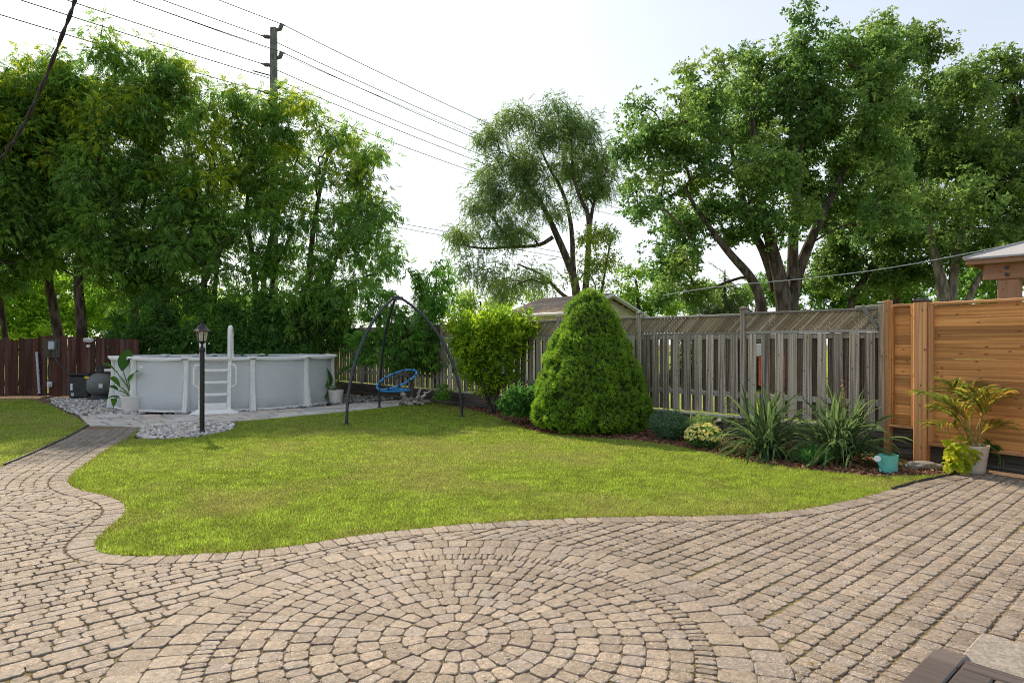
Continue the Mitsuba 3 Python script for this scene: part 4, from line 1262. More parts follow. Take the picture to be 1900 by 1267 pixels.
plank(t0, -0.105, -g_ / 2, g_ / 2, 1.0)                       # left border
for k in range(7):
    plank(t0, g_ / 2 + 0.105 * k, g_ / 2 + 0.105 * k + 0.099, g_ / 2, 1.0)
c = t0 + pd * -0.055 + pw * -0.145
c[2] = 0.43 / 2
put_board('leg', 'm_deck', tb, (0.10, 0.085, 0.43), c, pd, pw, UP, 0.012, 2)
c = t0 + pd * 0.55 + pw * -0.03
c[2] = 0.36
put_board('apron', 'm_deck', tb, (1.1, 0.03, 0.10), c, pd, pw, UP, 0.006, 0)
c = t0 + pd * 1.15 + pw * -0.03
c[2] = 0.2
put_board('leg', 'm_deck', tb, (0.09, 0.09, 0.40), c, pd, pw, UP, 0.008, 2)
s0 = np.append(G(1820, 1190), 0)
c = s0 + pd * 0.75 + pw * 0.32
c[2] = 0.02
sl = put_board('stone_slab', 'm_slab', None, (1.5, 0.64, 0.07), c, pd, pw, UP, 0.012, 0)
labels[sl] = {'label': 'rough grey stone slab lying on the pavers beside the dark table', 'category': 'slab'}

# ---------------------------------------------------------------- small things on the ground
wc = thing('watering_can', 'small turquoise watering can on the mulch beside the right yucca', 'watering can')
g = G(1657, 878)
c = np.array([g[0], g[1] + 0.1, 0.0])
put('body', lathe([(0, 0.0), (0.102, 0.0), (0.104, 0.01), (0.110, 0.20), (0.113, 0.215), (0.107, 0.215), (0.104, 0.20), (0.098, 0.02), (0, 0.02)], 24, c), 'm_teal_paint', wc, 30)
put('spout', tube([c + [-0.095, -0.03, 0.045], c + [-0.13, -0.04, 0.09], c + [-0.165, -0.045, 0.165]], [0.022, 0.016, 0.013], 10), 'm_teal_paint', wc, 40)
d = unit([-0.45, -0.75, 0.45])
r0 = c + [-0.163, -0.047, 0.162]
rh = put('rose', tube([r0, r0 + d * 0.03, r0 + d * 0.037], [0.012, 0.042, 0.043], 14), 'm_teal_paint', wc, 30)
put('rose_face', tube([r0 + d * 0.037, r0 + d * 0.041], 0.038, 14), 'm_pale', rh)
put('handle', tube(chaikin([c + [0.08, 0.075, 0.06], c + [0.14, 0.10, 0.09], c + [0.155, 0.09, 0.17], c + [0.10, 0.06, 0.21]], 2), 0.008, 8), 'm_teal_paint', wc, 40)
rk = trimesh.creation.icosphere(subdivisions=3)
v = np.array(rk.vertices)
v = v * (0.75 + 0.5 * meshkit.fbm(v * 1.6 + 4, 4, 1))[:, None] * [0.24, 0.13, 0.075]
g = G(1714, 868)
put('rock', (v + [g[0], g[1], 0.02], rk.faces), 'm_slab', smooth=True, label='low flat rough rock in the bed between watering can and palm pot', cat='rock')
dw = thing('driftwood', 'pile of pale twisted driftwood on the soil below the hoop seat', 'driftwood')
rd_ = np.random.RandomState(4)
c0 = np.array([(768 - 950) * 17.1 / F_PX, 17.1, 0.0])
for k, (a, b, r0) in enumerate((((-0.36, -0.1, 0.10), (0.10, 0.05, 0.16), 0.075), ((-0.30, 0.05, 0.28), (-0.05, -0.12, 0.05), 0.06), ((0.0, -0.12, 0.09), (0.45, 0.0, 0.10), 0.06), ((0.1, 0.1, 0.1), (0.42, 0.12, 0.40), 0.045), ((-0.38, 0.0, 0.05), (-0.12, -0.22, 0.07), 0.06), ((0.05, 0.1, 0.1), (0.16, 0.14, 0.42), 0.05), ((-0.1, -0.2, 0.05), (0.3, -0.18, 0.06), 0.045))):
    a, b = np.array(a), np.array(b)
    t = np.linspace(0, 1, 9)[:, None]
    pts = a + (b - a) * t + rd_.randn(9, 3) * 0.022
    v, f = tube(pts + c0, r0 * (1.1 - 0.6 * t[:, 0]) * (0.8 + 0.5 * rd_.rand(9)), 9)
    put('branch', (v, f), 'm_drift', dw, True, np.column_stack([np.repeat(t[:, 0], 9).tolist() + [0, 1], np.tile(np.arange(9) / 9.0, 9).tolist() + [0, 0]]) * [1.0, 0.4] + 20 * k)
gs = thing('spotlight', 'small black garden spotlight on a stake against the timber wall by the yellow flowers', 'garden light')
p = at(1336, 782, 10.55)
put('head', tube([p + [-0.03, -0.03, 0.03], p + [0.02, 0.02, -0.06]], [0.045, 0.03], 10), 'm_black_plastic', gs)
put('stake', tube([p, p + [0.09, -0.02, -0.30]], 0.009, 6), 'm_black_plastic', gs)
bd = thing('bird_feeder', 'small clear tube feeder hanging in the round yellow green shrub', 'bird feeder')
p = at(933, 682, 14.9)
put('tube', tube([p + [0, 0, -0.13], p + [0, 0, 0.13]], 0.045, 12), 'm_feeder', bd, 30)
put('roof', lathe([(0, 0.19), (0.03, 0.18), (0.085, 0.14), (0.085, 0.13), (0, 0.13)], 14, p), 'm_insulator', bd)
put('tray', lathe([(0, -0.15), (0.08, -0.15), (0.085, -0.13), (0.05, -0.13), (0, -0.13)], 14, p), 'm_insulator', bd)
put('hanger', tube([p + [0, 0, 0.18], p + [0.01, 0.03, 0.5]], 0.004, 5), 'm_cord', bd)

# ---------------------------------------------------------------- foliage
def kite(base, d, side, L, w, droop=0.0, nz=None):
    base, d, side = np.asarray(base, float), unit(d), unit(side)
    m = base + d * L * 0.45
    return np.array([base, m - side * w / 2, base + d * L - np.array([0, 0, droop * L]), m + side * w / 2])


def t_pinnate(r, pairs=4, L=0.13, w=0.042, rach=0.26):
    out = []
    for k in range(pairs):
        x = rach * (0.3 + 0.7 * k / pairs)
        z = -0.10 * (x / rach) ** 2 * rach * 2
        for s in (-1, 1):
            d = np.array([0.75, s * 0.75, -0.45 - 0.3 * r.rand()])
            out.append(kite([x, 0, z], d, np.cross(d, [0.3, 0, 1]), L * (0.8 + 0.4 * r.rand()), w))
    d = np.array([1, 0, -0.7])
    out.append(kite([rach, 0, -0.2 * rach], d, [0, 1, 0.2], L * 1.1, w))
    return np.array(out)


def t_broad(r, k=6, L=0.12, w=0.10, rach=0.24):
    out = []
    for i in range(k):
        x = rach * (i + 0.5) / k
        a = i * 2.4
        d = np.array([0.5, 0.8 * math.cos(a), 0.5 * math.sin(a) - 0.45])
        sd = np.cross(d, r.randn(3))
        out.append(kite([x, 0.02 * math.cos(a), 0], d, sd, L * (0.75 + 0.5 * r.rand()), w * (0.8 + 0.4 * r.rand())))
    return np.array(out)


def t_fine(r, k=14, L=0.105, w=0.028, rach=0.32):
    out = []
    for i in range(k):
        x = rach * (i + 0.4) / k
        z = -0.7 * (x / rach) ** 1.6 * rach * 0.8
        a = r.rand() * 2 * PI
        d = np.array([0.7, 0.8 * math.cos(a), -0.5 + 0.4 * math.sin(a)])
        out.append(kite([x, 0, z], d, np.cross(d, r.randn(3)), L * (0.7 + 0.6 * r.rand()), w))
    return np.array(out)


def t_small(r, k=8, L=0.05, w=0.028, rach=0.10):
    out = []
    for i in range(k):
        d = np.array([0.7, 0, 0.1]) + r.randn(3) * 0.5
        out.append(kite([rach * i / k, 0, 0] + r.randn(3) * 0.008, d, np.cross(d, r.randn(3)), L * (0.7 + 0.6 * r.rand()), w))
    return np.array(out)


def t_long(r, k=6, L=0.17, w=0.045, rach=0.18):
    out = []
    for i in range(k):
        a = i * 2.4
        d = np.array([0.55, 0.6 * math.cos(a), -0.75 + 0.25 * r.rand()])
        out.append(kite([rach * (i + 0.5) / k, 0, 0], d, np.cross(d, [math.sin(a), 0.3, 1]), L * (0.75 + 0.5 * r.rand()), w))
    return np.array(out)


def t_needle(r, k=14, L=0.09, w=0.012, rach=0.30):
    out = []
    for i in range(k):
        x = rach * i / k
        s = -1 if i % 2 else 1
        d = np.array([0.5, 0.6 * s, -0.5 + 0.5 * r.rand()])
        out.append(kite([x, 0, -0.25 * x], d, [0, 0, 1], L * (0.7 + 0.6 * r.rand()), w))
    return np.array(out)


def scatter(r, tmaker, pos, dirs, scale, cols, variants=5, leafvar=0.22, single=False):
    """many sprays as one mesh: vertices, triangles, colours"""
    V, C = [], []
    which = r.randint(variants, size=len(pos))
    for k in range(variants):
        t = tmaker(r)
        if single:                                           # far leaves: one triangle each
            m = (t[:, 1] + t[:, 3]) / 2
            t = np.stack([t[:, 0], m + (t[:, 1] - m) * 1.9, t[:, 2]], 1)
        kv = t.shape[1]
        i = np.nonzero(which == k)[0]
        if not len(i):
            continue
        x = dirs[i] / (np.linalg.norm(dirs[i], axis=1, keepdims=True) + 1e-9)
        up = np.array([0, 0, 1.0]) + 0.35 * r.randn(len(i), 3)
        z = up - x * (up * x).sum(1, keepdims=True)
        z /= np.linalg.norm(z, axis=1, keepdims=True) + 1e-9
        y = np.cross(z, x)
        R = np.stack([x, y, z], -1)
        tv = t.reshape(-1, 3)
        v = np.einsum('nij,kj->nki', R, tv) * scale[i][:, None, None] + pos[i][:, None]
        V.append(v.reshape(-1, kv, 3))
        c = 2.6 * cols[i][:, None, :] * (1 + leafvar * r.randn(len(i), len(t), 1))
        C.append(np.clip(c, 0.005, 0.9).reshape(-1, 3))
    V, C = np.vstack(V), np.vstack(C)
    n = len(V)
    b = (np.arange(n) * kv)[:, None]
    f = b + [0, 1, 2] if kv == 3 else np.vstack([b + [0, 1, 2], b + [0, 2, 3]])
    return V.reshape(-1, 3), f, np.repeat(C, kv, 0)


def in_lobe(r, n, c, rad, hollow=0.35):
    d = r.randn(n, 3)
    d /= np.linalg.norm(d, axis=1, keepdims=True)
    q = (hollow ** 3 + (1 - hollow ** 3) * r.rand(n, 1)) ** (1 / 3)
    return c + d * q * np.asarray(rad)


def skeleton(r, trunks, tips, r_tip=0.012, pexp=0.5, segs=3, wob=0.10):
    """limbs from the given trunk lines to all tips: every tip joins the nearest point already grown. -> MB of tapered tubes"""
    P, par, rad0, lines = [], [], [], []
    for pts, rads in trunks:
        pts, rads = np.asarray(pts, float), np.asarray(rads, float)
        start = len(P)
        for k, (p, q) in enumerate(zip(pts, rads)):
            P.append(p)
            par.append(start + k - 1 if k else -1)
            rad0.append(q)
        lines.append((start, len(pts)))
    P = list(P)
    base = P[0]
    order = np.argsort([np.linalg.norm((t - base) * [1, 1, 0.7]) for t in tips])
    arr = np.zeros((len(P) + len(tips) * segs + 5, 3))
    arr[:len(P)] = P
    n = len(P)
    fixed = n
    par, rad0 = par + [0] * (len(arr) - n), rad0 + [0] * (len(arr) - n)
    foot = base[2] + 0.8
    for i in order:
        t = tips[i]
        d = arr[:n] - t
        cost = np.linalg.norm(d, axis=1) + 0.6 * np.maximum(0, d[:, 2]) + 6.0 * (arr[:n, 2] < foot)
        j = int(np.argmin(cost))
        a = arr[j]
        L = np.linalg.norm(t - a)
        prev = j
        for k in range(1, segs + 1):
            u = k / segs
            p = a + (t - a) * u + np.array([0, 0, 0.14 * L * math.sin(PI * u)])
            if k < segs:
                p = p + r.randn(3) * wob * L * 0.35
            arr[n], par[n] = p, prev
            prev = n
            n += 1
    cnt = np.zeros(n)
    kids = np.zeros(n, bool)
    for k in range(n):
        if par[k] >= 0:
            kids[par[k]] = True
    for k in range(n - 1, -1, -1):
        if not kids[k]:
            cnt[k] += 1
        if par[k] >= 0:
            cnt[par[k]] += cnt[k]
    R = np.maximum(r_tip * cnt ** pexp, np.array(rad0[:n]))
    trunk, limbs = MB(), MB()
    for s, m in lines:
        trunk.add(*tube(chaikin(np.column_stack([arr[s:s + m], np.array(rad0[s:s + m])]), 2)[:, :3], chaikin(np.column_stack([arr[s:s + m], np.array(rad0[s:s + m])]), 2)[:, 3], 9))
    for k in range(fixed, n):
        j = par[k]
        r0 = min(R[j], R[k] * 1.35)
        limbs.add(*tube(np.array([arr[j], arr[k]]), [r0, R[k]], 5, False))
    return trunk, limbs


def tree(name, label, seed, trunks, lobes, tmaker, cols, per_m3=9.0, clump_r=0.42, n_spray=60, scale=1.0, droop=0.25, hollow=0.3, bark='m_bark', group=None, leaf='m_leaf', squash=0.75, limbs=True, r_tip=0.012, cat='tree', single=True, tops=None):
    """trunks: [(points, radii)], lobes: [(centre, radii)]"""
    r = np.random.RandomState(seed)
    key = thing(name, label, cat, group)
    tips = []
    for c, rad in lobes:
        vol = 4.19 * np.prod(rad)
        tips.append(in_lobe(r, max(4, int(per_m3 * vol ** 0.85)), np.asarray(c, float), rad, hollow))
    tips = np.vstack(tips)
    tips = tips[tips[:, 2] > 0.25]
    if trunks:
        tk, lb = skeleton(r, trunks, tips[::1], r_tip)
        tk.put('trunk', bark, key, True)
        if limbs:
            lb.put('limbs', bark, key, True, kind='stuff')
    n = np.maximum(6, (n_spray * (0.45 + 1.1 * r.rand(len(tips)))).astype(int))
    own = np.repeat(np.arange(len(tips)), n)
    cr = clump_r * (0.6 + 0.8 * r.rand(len(tips)))
    off = r.randn(len(own), 3)
    off /= np.linalg.norm(off, axis=1, keepdims=True) + 1e-9
    off *= (r.rand(len(own), 1) ** 0.5)
    pos = tips[own] + off * cr[own][:, None] * np.array([1, 1, squash])
    axis = np.array(lobes[0][0])
    dirs = off * 0.8 + 0.35 * r.randn(len(own), 3) + np.array([0, 0, -droop])
    pick = r.randint(len(cols), size=len(tips))
    if tops is not None:                                     # sunlit yellow put into the last colour, kept near the top of the tree
        pick = np.where((pick == len(cols) - 1) & (tips[:, 2] < tops * tips[:, 2].max()), 0, pick)
    base = np.array(cols)[pick]
    c = base[own] * (0.85 + 0.3 * r.rand(len(own), 1))
    v, f, col = scatter(r, tmaker, pos, dirs, scale * (0.75 + 0.5 * r.rand(len(own))), c, single=single)
    put('crown', (v, f), leaf, key, False, None, col)
    return key, len(f)


tri = 0
G1 = [(0.066, 0.128, 0.024), (0.080, 0.145, 0.024), (0.056, 0.112, 0.028), (0.145, 0.185, 0.016)]  # last entry paints the sunlit yellow of the upper crowns into the leaves


def L_(px, py, Y, rx, ry, dz=None, kz=0.5):
    """a crown lobe seen at a pixel of the photograph, at depth Y; radii in pixels -> centre and radii in metres"""
    s = Y / F_PX
    return at(px, py, Y), np.array([rx * s, (dz if dz else kz * (rx + ry) * s), ry * s])


# row of tall trees behind the pool
def trunk_px(pts, Y, r0, r1, z0=None):
    p = [at(x, y, Y + (dy if dy else 0)) for x, y, dy in [(q + (0,))[:3] for q in pts]]
    if z0 is not None:
        p[0][2] = z0
    return np.array(p), np.linspace(r0, r1, len(p))


left = [
    ('tall leafy tree at the far left, its thin trunk at the picture edge', 101, 21.8, [([(18, 700), (8, 600), (-12, 480), (-20, 330), (-15, 200)], 0.10, 0.04)],
     [(-30, 250, 80, 90), (30, 190, 60, 55), (70, 150, 45, 40), (10, 350, 85, 80), (-40, 440, 80, 70), (45, 450, 65, 50), (-10, 190, 55, 50), (50, 250, 60, 55)]),
    ('next tree of the row, cut off by the left edge of the picture', 100, 20.6, [([(-110, 720), (-120, 600), (-135, 450), (-120, 280)], 0.16, 0.05)],
     [(-90, 190, 80, 80), (-45, 270, 60, 60), (-130, 300, 90, 90), (-55, 400, 75, 75), (-20, 520, 50, 40), (-140, 430, 80, 70), (-170, 220, 70, 80)]),
    ('tall leafy tree leaning left over the brown fence, left of the switch box', 102, 22.4, [([(122, 720), (104, 590), (85, 500), (95, 350), (110, 210)], 0.19, 0.05)],
     [(110, 160, 55, 55), (90, 250, 75, 70), (140, 320, 75, 70), (80, 400, 75, 70), (130, 470, 70, 50), (120, 210, 60, 50)]),
    ('tallest tree of the row, its straight trunk behind the flood light', 103, 21.6, [([(156, 720), (152, 600), (142, 500), (170, 360), (205, 220), (215, 120)], 0.20, 0.04)],
     [(205, 75, 26, 36), (225, 125, 40, 36), (190, 190, 55, 50), (250, 210, 55, 50), (210, 300, 80, 75), (180, 400, 75, 70), (230, 470, 80, 60)]),
    ('leafy tree directly above the lamp post with several leaning stems', 104, 22.3, [([(240, 720), (252, 600), (246, 480), (275, 340), (295, 210)], 0.17, 0.04), ([(262, 720), (300, 600), (330, 480), (345, 350), (352, 240)], 0.12, 0.04)],
     [(285, 140, 45, 50), (325, 130, 30, 35), (300, 220, 60, 60), (345, 170, 28, 40), (300, 330, 70, 70), (340, 420, 70, 70), (290, 490, 80, 55), (250, 545, 50, 35), (320, 550, 55, 35)]),
    ('dense leafy tree just left of the utility pole', 105, 21.8, [([(372, 720), (380, 600), (378, 480), (385, 360), (400, 240)], 0.13, 0.04), ([(400, 720), (395, 560), (410, 440), (430, 320)], 0.10, 0.04)],
     [(395, 185, 45, 45), (440, 180, 35, 40), (420, 260, 65, 55), (380, 300, 50, 50), (420, 370, 75, 60), (385, 460, 65, 55), (450, 470, 50, 50), (400, 540, 60, 40)]),
    ('leafy tree in front of the utility pole with reddish forked stems', 106, 22.2, [([(482, 720), (478, 600), (470, 480), (455, 390), (470, 280)], 0.13, 0.04), ([(480, 600), (490, 480), (520, 390), (530, 280)], 0.10, 0.04), ([(482, 640), (505, 500), (545, 430)], 0.09, 0.04)],
     [(510, 205, 40, 40), (545, 190, 35, 30), (470, 240, 40, 45), (520, 290, 65, 55), (480, 370, 60, 50), (545, 370, 55, 60), (490, 560, 60, 55), (520, 480, 40, 40), (506, 240, 34, 40), (505, 320, 45, 45), (510, 420, 40, 45), (500, 500, 40, 40)]),
    ('rightmost leafy tree of the row, reaching out over the swing frame', 107, 21.2, [([(560, 720), (568, 600), (575, 470), (590, 370), (610, 280)], 0.13, 0.04), ([(590, 640), (600, 540), (640, 440), (670, 360)], 0.09, 0.03)],
     [(585, 215, 32, 36), (620, 260, 45, 45), (665, 270, 45, 32), (700, 300, 42, 30), (640, 340, 65, 60), (690, 390, 55, 50), (610, 430, 65, 60), (690, 460, 55, 50), (640, 520, 65, 50), (590, 540, 60, 50), (715, 490, 35, 30), (570, 570, 60, 40), (640, 580, 50, 35)]),
]
for lab, seed, Y, tr, lob in left:
    k, n = tree('broadleaf_tree', lab, seed, [trunk_px(p, Y, a, b, 0.0) for p, a, b in tr], [L_(*q[:2], Y - 0.3 + 0.3 * ((i * 7) % 5 - 2), q[2], q[3], None, 0.75) for i, q in enumerate(lob)],
                t_pinnate, G1, per_m3=4.4 if seed < 105 else 3.6, clump_r=0.52, n_spray=56 if seed < 105 else 44, scale=0.90, droop=0.25, hollow=0.2, tops=0.62)
    tri += n

# understory along the back of the pool, and sunlit bushes beyond the fence
for lab, seed, Y, lob in (
        ('dark green climber and shrub mass at the end of the brown fence behind the pool', 111, 20.6, [(235, 625, 45, 55), (290, 610, 50, 60), (330, 640, 45, 40), (222, 655, 30, 35), (205, 640, 14, 30)]),
        ('dark green shrub behind the pool between ladder and swing frame', 112, 21.0, [(395, 610, 55, 60), (450, 615, 50, 60), (420, 650, 70, 30)]),
        ('dark green shrub behind the right edge of the pool', 113, 21.2, [(520, 600, 50, 60), (580, 600, 50, 65), (545, 650, 60, 30), (625, 610, 35, 45)])):
    k, n = tree('shrub', lab, seed, [], [L_(*q[:2], Y, q[2], q[3], 0.55) for q in lob], t_small, [(0.046, 0.105, 0.022), (0.06, 0.125, 0.024), (0.04, 0.088, 0.022)], per_m3=20, clump_r=0.26, n_spray=26, scale=1.9, hollow=0.1, cat='shrub')
    tri += n
for lab, seed, Y, lob in (
        ('sunlit yellow green bush beyond the brown fence at the far left', 121, 30, [(-40, 560, 60, 70), (30, 565, 50, 62), (70, 595, 45, 45), (0, 530, 50, 30)]),
        ('sunlit yellow green bush beyond the fence behind the two leaning trunks', 122, 32, [(110, 560, 50, 62), (170, 575, 45, 55), (60, 600, 40, 40), (90, 530, 50, 30)]),
        ('sunlit yellow green bush beyond the fence behind the pool filter', 123, 34, [(230, 575, 55, 55), (290, 570, 50, 55), (180, 550, 40, 40), (350, 580, 50, 45)]),
        ('pale green bush far behind the pool trees', 124, 38, [(380, 585, 60, 45), (470, 590, 60, 40), (560, 595, 60, 40)])):
    k, n = tree('bush', lab, seed, [], [L_(*q[:2], Y, q[2], q[3], 1.4) for q in lob], t_broad, [(0.13, 0.21, 0.022), (0.17, 0.24, 0.025), (0.10, 0.18, 0.02)], per_m3=3.2, clump_r=0.5, n_spray=32, scale=1.25, hollow=0.2, cat='bush')
    tri += n

# thin drooping tree in the middle
Y = 29.0
wt = [trunk_px([(1076, 640), (1072, 535), (1052, 480), (1028, 425), (1005, 375), (972, 335), (952, 292)], Y, 0.23, 0.045, 0.0), trunk_px([(1070, 560), (1063, 500), (1062, 425), (1047, 358), (1015, 305), (1000, 268)], Y + 0.3, 0.15, 0.04),
      trunk_px([(1084, 560), (1090, 500), (1095, 400), (1078, 372), (1064, 330), (1060, 260)], Y - 0.3, 0.16, 0.04), trunk_px([(1026, 440), (1000, 457), (945, 458), (905, 462), (870, 458)], Y, 0.10, 0.04),
      trunk_px([(1095, 420), (1100, 380), (1115, 340), (1120, 290)], Y, 0.09, 0.04), trunk_px([(1062, 560), (1035, 540), (1010, 510), (960, 490)], Y + 0.5, 0.10, 0.04)]
wl = [(960, 245, 50, 45), (1020, 220, 55, 35), (1075, 225, 45, 35), (1060, 270, 55, 40), (910, 260, 30, 30), (1110, 290, 35, 45), (900, 345, 38, 40), (950, 370, 45, 40), (990, 350, 30, 30), (880, 395, 35, 35), (930, 425, 50, 30), (870, 455, 38, 42), (1105, 360, 30, 35), (860, 500, 32, 32), (920, 500, 45, 25), (985, 520, 55, 25), (1030, 330, 30, 25), (930, 545, 50, 22), (985, 295, 40, 35), (945, 310, 40, 32), (1010, 265, 35, 30), (1045, 395, 32, 30), (975, 415, 38, 30), (1090, 330, 32, 32), (1125, 340, 22, 30), (1070, 300, 35, 30), (905, 300, 30, 28)]
k, n = tree('drooping_tree', 'thin grey green tree with three dark stems and drooping twigs behind the garage', 131, wt, [L_(x, y, Y, a, b) for x, y, a, b in wl], t_fine,
            [(0.072, 0.115, 0.036), (0.095, 0.135, 0.036), (0.060, 0.10, 0.04)], per_m3=3.0, clump_r=0.60, n_spray=52, scale=1.1, droop=0.4, hollow=0.2)
tri += n

# big maple
Y = 18.0
mt = [trunk_px([(1462, 700), (1456, 575), (1448, 520), (1432, 460), (1415, 390), (1400, 300), (1395, 200)], Y, 0.27, 0.05, 0.3),
      trunk_px([(1470, 700), (1466, 570), (1475, 520), (1500, 455), (1525, 400), (1560, 330), (1590, 260)], Y + 0.2, 0.23, 0.045, 0.3),
      trunk_px([(1428, 700), (1414, 560), (1395, 515), (1355, 472), (1330, 440), (1300, 400), (1270, 350)], Y - 0.3, 0.165, 0.04, 0.3),
      trunk_px([(1440, 540), (1420, 470), (1390, 420), (1370, 330), (1350, 250)], Y + 0.3, 0.15, 0.04), trunk_px([(1470, 520), (1472, 430), (1480, 330), (1490, 180), (1492, 90)], Y, 0.16, 0.04)]
ml = [(1490, 55, 38, 50), (1420, 110, 70, 45), (1530, 130, 75, 55), (1320, 150, 60, 50), (1370, 200, 85, 70), (1470, 210, 90, 80), (1580, 200, 75, 70), (1240, 210, 60, 50), (1185, 235, 45, 35), (1280, 270, 85, 65), (1400, 310, 95, 70), (1520, 310, 95, 70), (1620, 290, 75, 70),
      (1210, 300, 60, 55), (1190, 365, 40, 35), (1260, 370, 65, 50), (1340, 400, 80, 50), (1450, 400, 80, 45), (1560, 400, 75, 50), (1250, 440, 45, 40), (1290, 475, 50, 35), (1650, 380, 55, 60), (1240, 500, 25, 25), (1600, 100, 55, 55), (1650, 170, 50, 50), (1268, 520, 34, 34), (1300, 545, 26, 22), (1225, 545, 18, 16)]
k, n = tree('maple_tree', 'big full maple with dark forked trunk behind the right half of the grey fence', 141, mt, [L_(x, y, Y + 0.4 * ((i * 5) % 7 - 3), a, b) for i, (x, y, a, b) in enumerate(ml)], t_broad,
            [(0.064, 0.118, 0.032), (0.080, 0.135, 0.034), (0.052, 0.100, 0.030), (0.10, 0.150, 0.036)], per_m3=5.6, clump_r=0.38, n_spray=42, scale=0.82, droop=0.35, hollow=0.35)
tri += n
# trees behind it on the right
for lab, seed, Y, tr, lob, cols in (
        ('dark green tree right of the big maple with a branch leaning in', 142, 23.5, [([(1560, 640), (1575, 560), (1612, 505), (1650, 440), (1690, 330)], 0.17, 0.05), ([(1665, 640), (1660, 520), (1670, 400), (1680, 260)], 0.22, 0.05)],
         [(1640, 70, 40, 35), (1700, 85, 50, 40), (1745, 65, 35, 22), (1640, 140, 60, 50), (1720, 180, 70, 50), (1640, 260, 80, 70), (1720, 290, 90, 80), (1610, 400, 80, 70), (1700, 410, 90, 70), (1590, 490, 70, 50), (1680, 500, 80, 45), (1530, 500, 45, 45)], [(0.058, 0.10, 0.026), (0.048, 0.085, 0.026), (0.075, 0.115, 0.028)]),
        ('tall dense tree at the right edge above the gazebo, with pale forked trunk', 143, 20.5, [([(1752, 640), (1752, 550), (1742, 500), (1725, 440), (1720, 330)], 0.24, 0.05), ([(1756, 560), (1768, 500), (1785, 440), (1800, 300)], 0.18, 0.05), ([(1750, 600), (1800, 530), (1860, 470), (1910, 400)], 0.12, 0.05)],
         [(1800, 140, 45, 40), (1850, 130, 50, 35), (1905, 150, 50, 45), (1790, 210, 70, 55), (1870, 220, 75, 60), (1800, 300, 80, 65), (1880, 310, 80, 70), (1770, 380, 70, 55), (1850, 400, 80, 60), (1790, 455, 70, 40), (1890, 455, 50, 35), (1930, 240, 60, 80)], [(0.065, 0.105, 0.026), (0.052, 0.09, 0.026), (0.08, 0.125, 0.028)])):
    k, n = tree('broadleaf_tree', lab, seed, [trunk_px(p, Y, a, b, 0.3) for p, a, b in tr], [L_(x, y, Y + 0.4 * ((i * 5) % 7 - 3), a, b) for i, (x, y, a, b) in enumerate(lob)], t_broad, cols, per_m3=4.0, clump_r=0.5, n_spray=40, scale=0.95, droop=0.4, hollow=0.2,
                bark='m_bark_light' if seed == 143 else 'm_bark')
    tri += n
# smaller growth beyond the grey fence
for nm, lab, seed, Y, tr, lob, cols, tm, sc in (
        ('small_tree', 'small bright green tree right of the cone shaped evergreen, beyond the fence', 151, 27, [([(1185, 640), (1185, 560), (1180, 520)], 0.12, 0.05)], [(1180, 515, 45, 28), (1160, 550, 38, 32), (1215, 540, 40, 38), (1235, 570, 38, 25), (1175, 590, 55, 24), (1195, 560, 40, 30)], [(0.12, 0.20, 0.03), (0.09, 0.16, 0.03)], t_broad, 1.1),
        ('small_tree', 'slim young tree with sparse yellowish leaves right of the drooping tree', 152, 26, [([(1108, 640), (1112, 560), (1122, 510), (1130, 460), (1142, 420)], 0.07, 0.02)], [(1110, 470, 30, 28), (1135, 440, 22, 20), (1090, 510, 35, 28), (1130, 500, 25, 25), (1100, 440, 20, 18)], [(0.15, 0.18, 0.03), (0.11, 0.16, 0.03)], t_broad, 0.9),
        ('small_tree', 'low green tree far behind the round shrub', 153, 36, [([(890, 640), (890, 600), (892, 560)], 0.12, 0.05)], [(850, 565, 40, 28), (900, 560, 45, 32), (950, 575, 40, 25), (990, 560, 35, 25)], [(0.10, 0.16, 0.035), (0.13, 0.19, 0.04)], t_broad, 1.3),
        ('small_tree', 'low green growth behind the forked maple trunk above the lattice', 155, 28, [([(1400, 640), (1402, 590), (1405, 555)], 0.10, 0.05)], [(1400, 545, 45, 38), (1450, 525, 35, 40), (1330, 555, 45, 32), (1485, 545, 30, 30), (1290, 570, 40, 20)], [(0.06, 0.115, 0.028), (0.085, 0.15, 0.03)], t_broad, 1.2),
        ('small_tree', 'shady low trees filling the gap beside the maple trunk', 154, 27, [([(1545, 640), (1545, 590), (1550, 540)], 0.12, 0.05)], [(1525, 555, 45, 40), (1585, 565, 50, 35), (1640, 560, 50, 40), (1700, 575, 50, 30), (1800, 560, 60, 45), (1870, 540, 50, 40), (1555, 515, 40, 35), (1625, 505, 50, 35), (1705, 520, 55, 35), (1665, 545, 50, 40), (1800, 510, 55, 40), (1500, 580, 30, 25)], [(0.055, 0.115, 0.025), (0.09, 0.16, 0.03)], t_broad, 1.2)):
    k, n = tree(nm, lab, seed, [trunk_px(p, Y, a, b, 0.3) for p, a, b in tr], [L_(x, y, Y, a, b) for x, y, a, b in lob], tm, cols, per_m3=3.2 if Y < 30 else 2.0, clump_r=0.42, n_spray=34, scale=sc * 0.85, hollow=0.2)
    tri += n
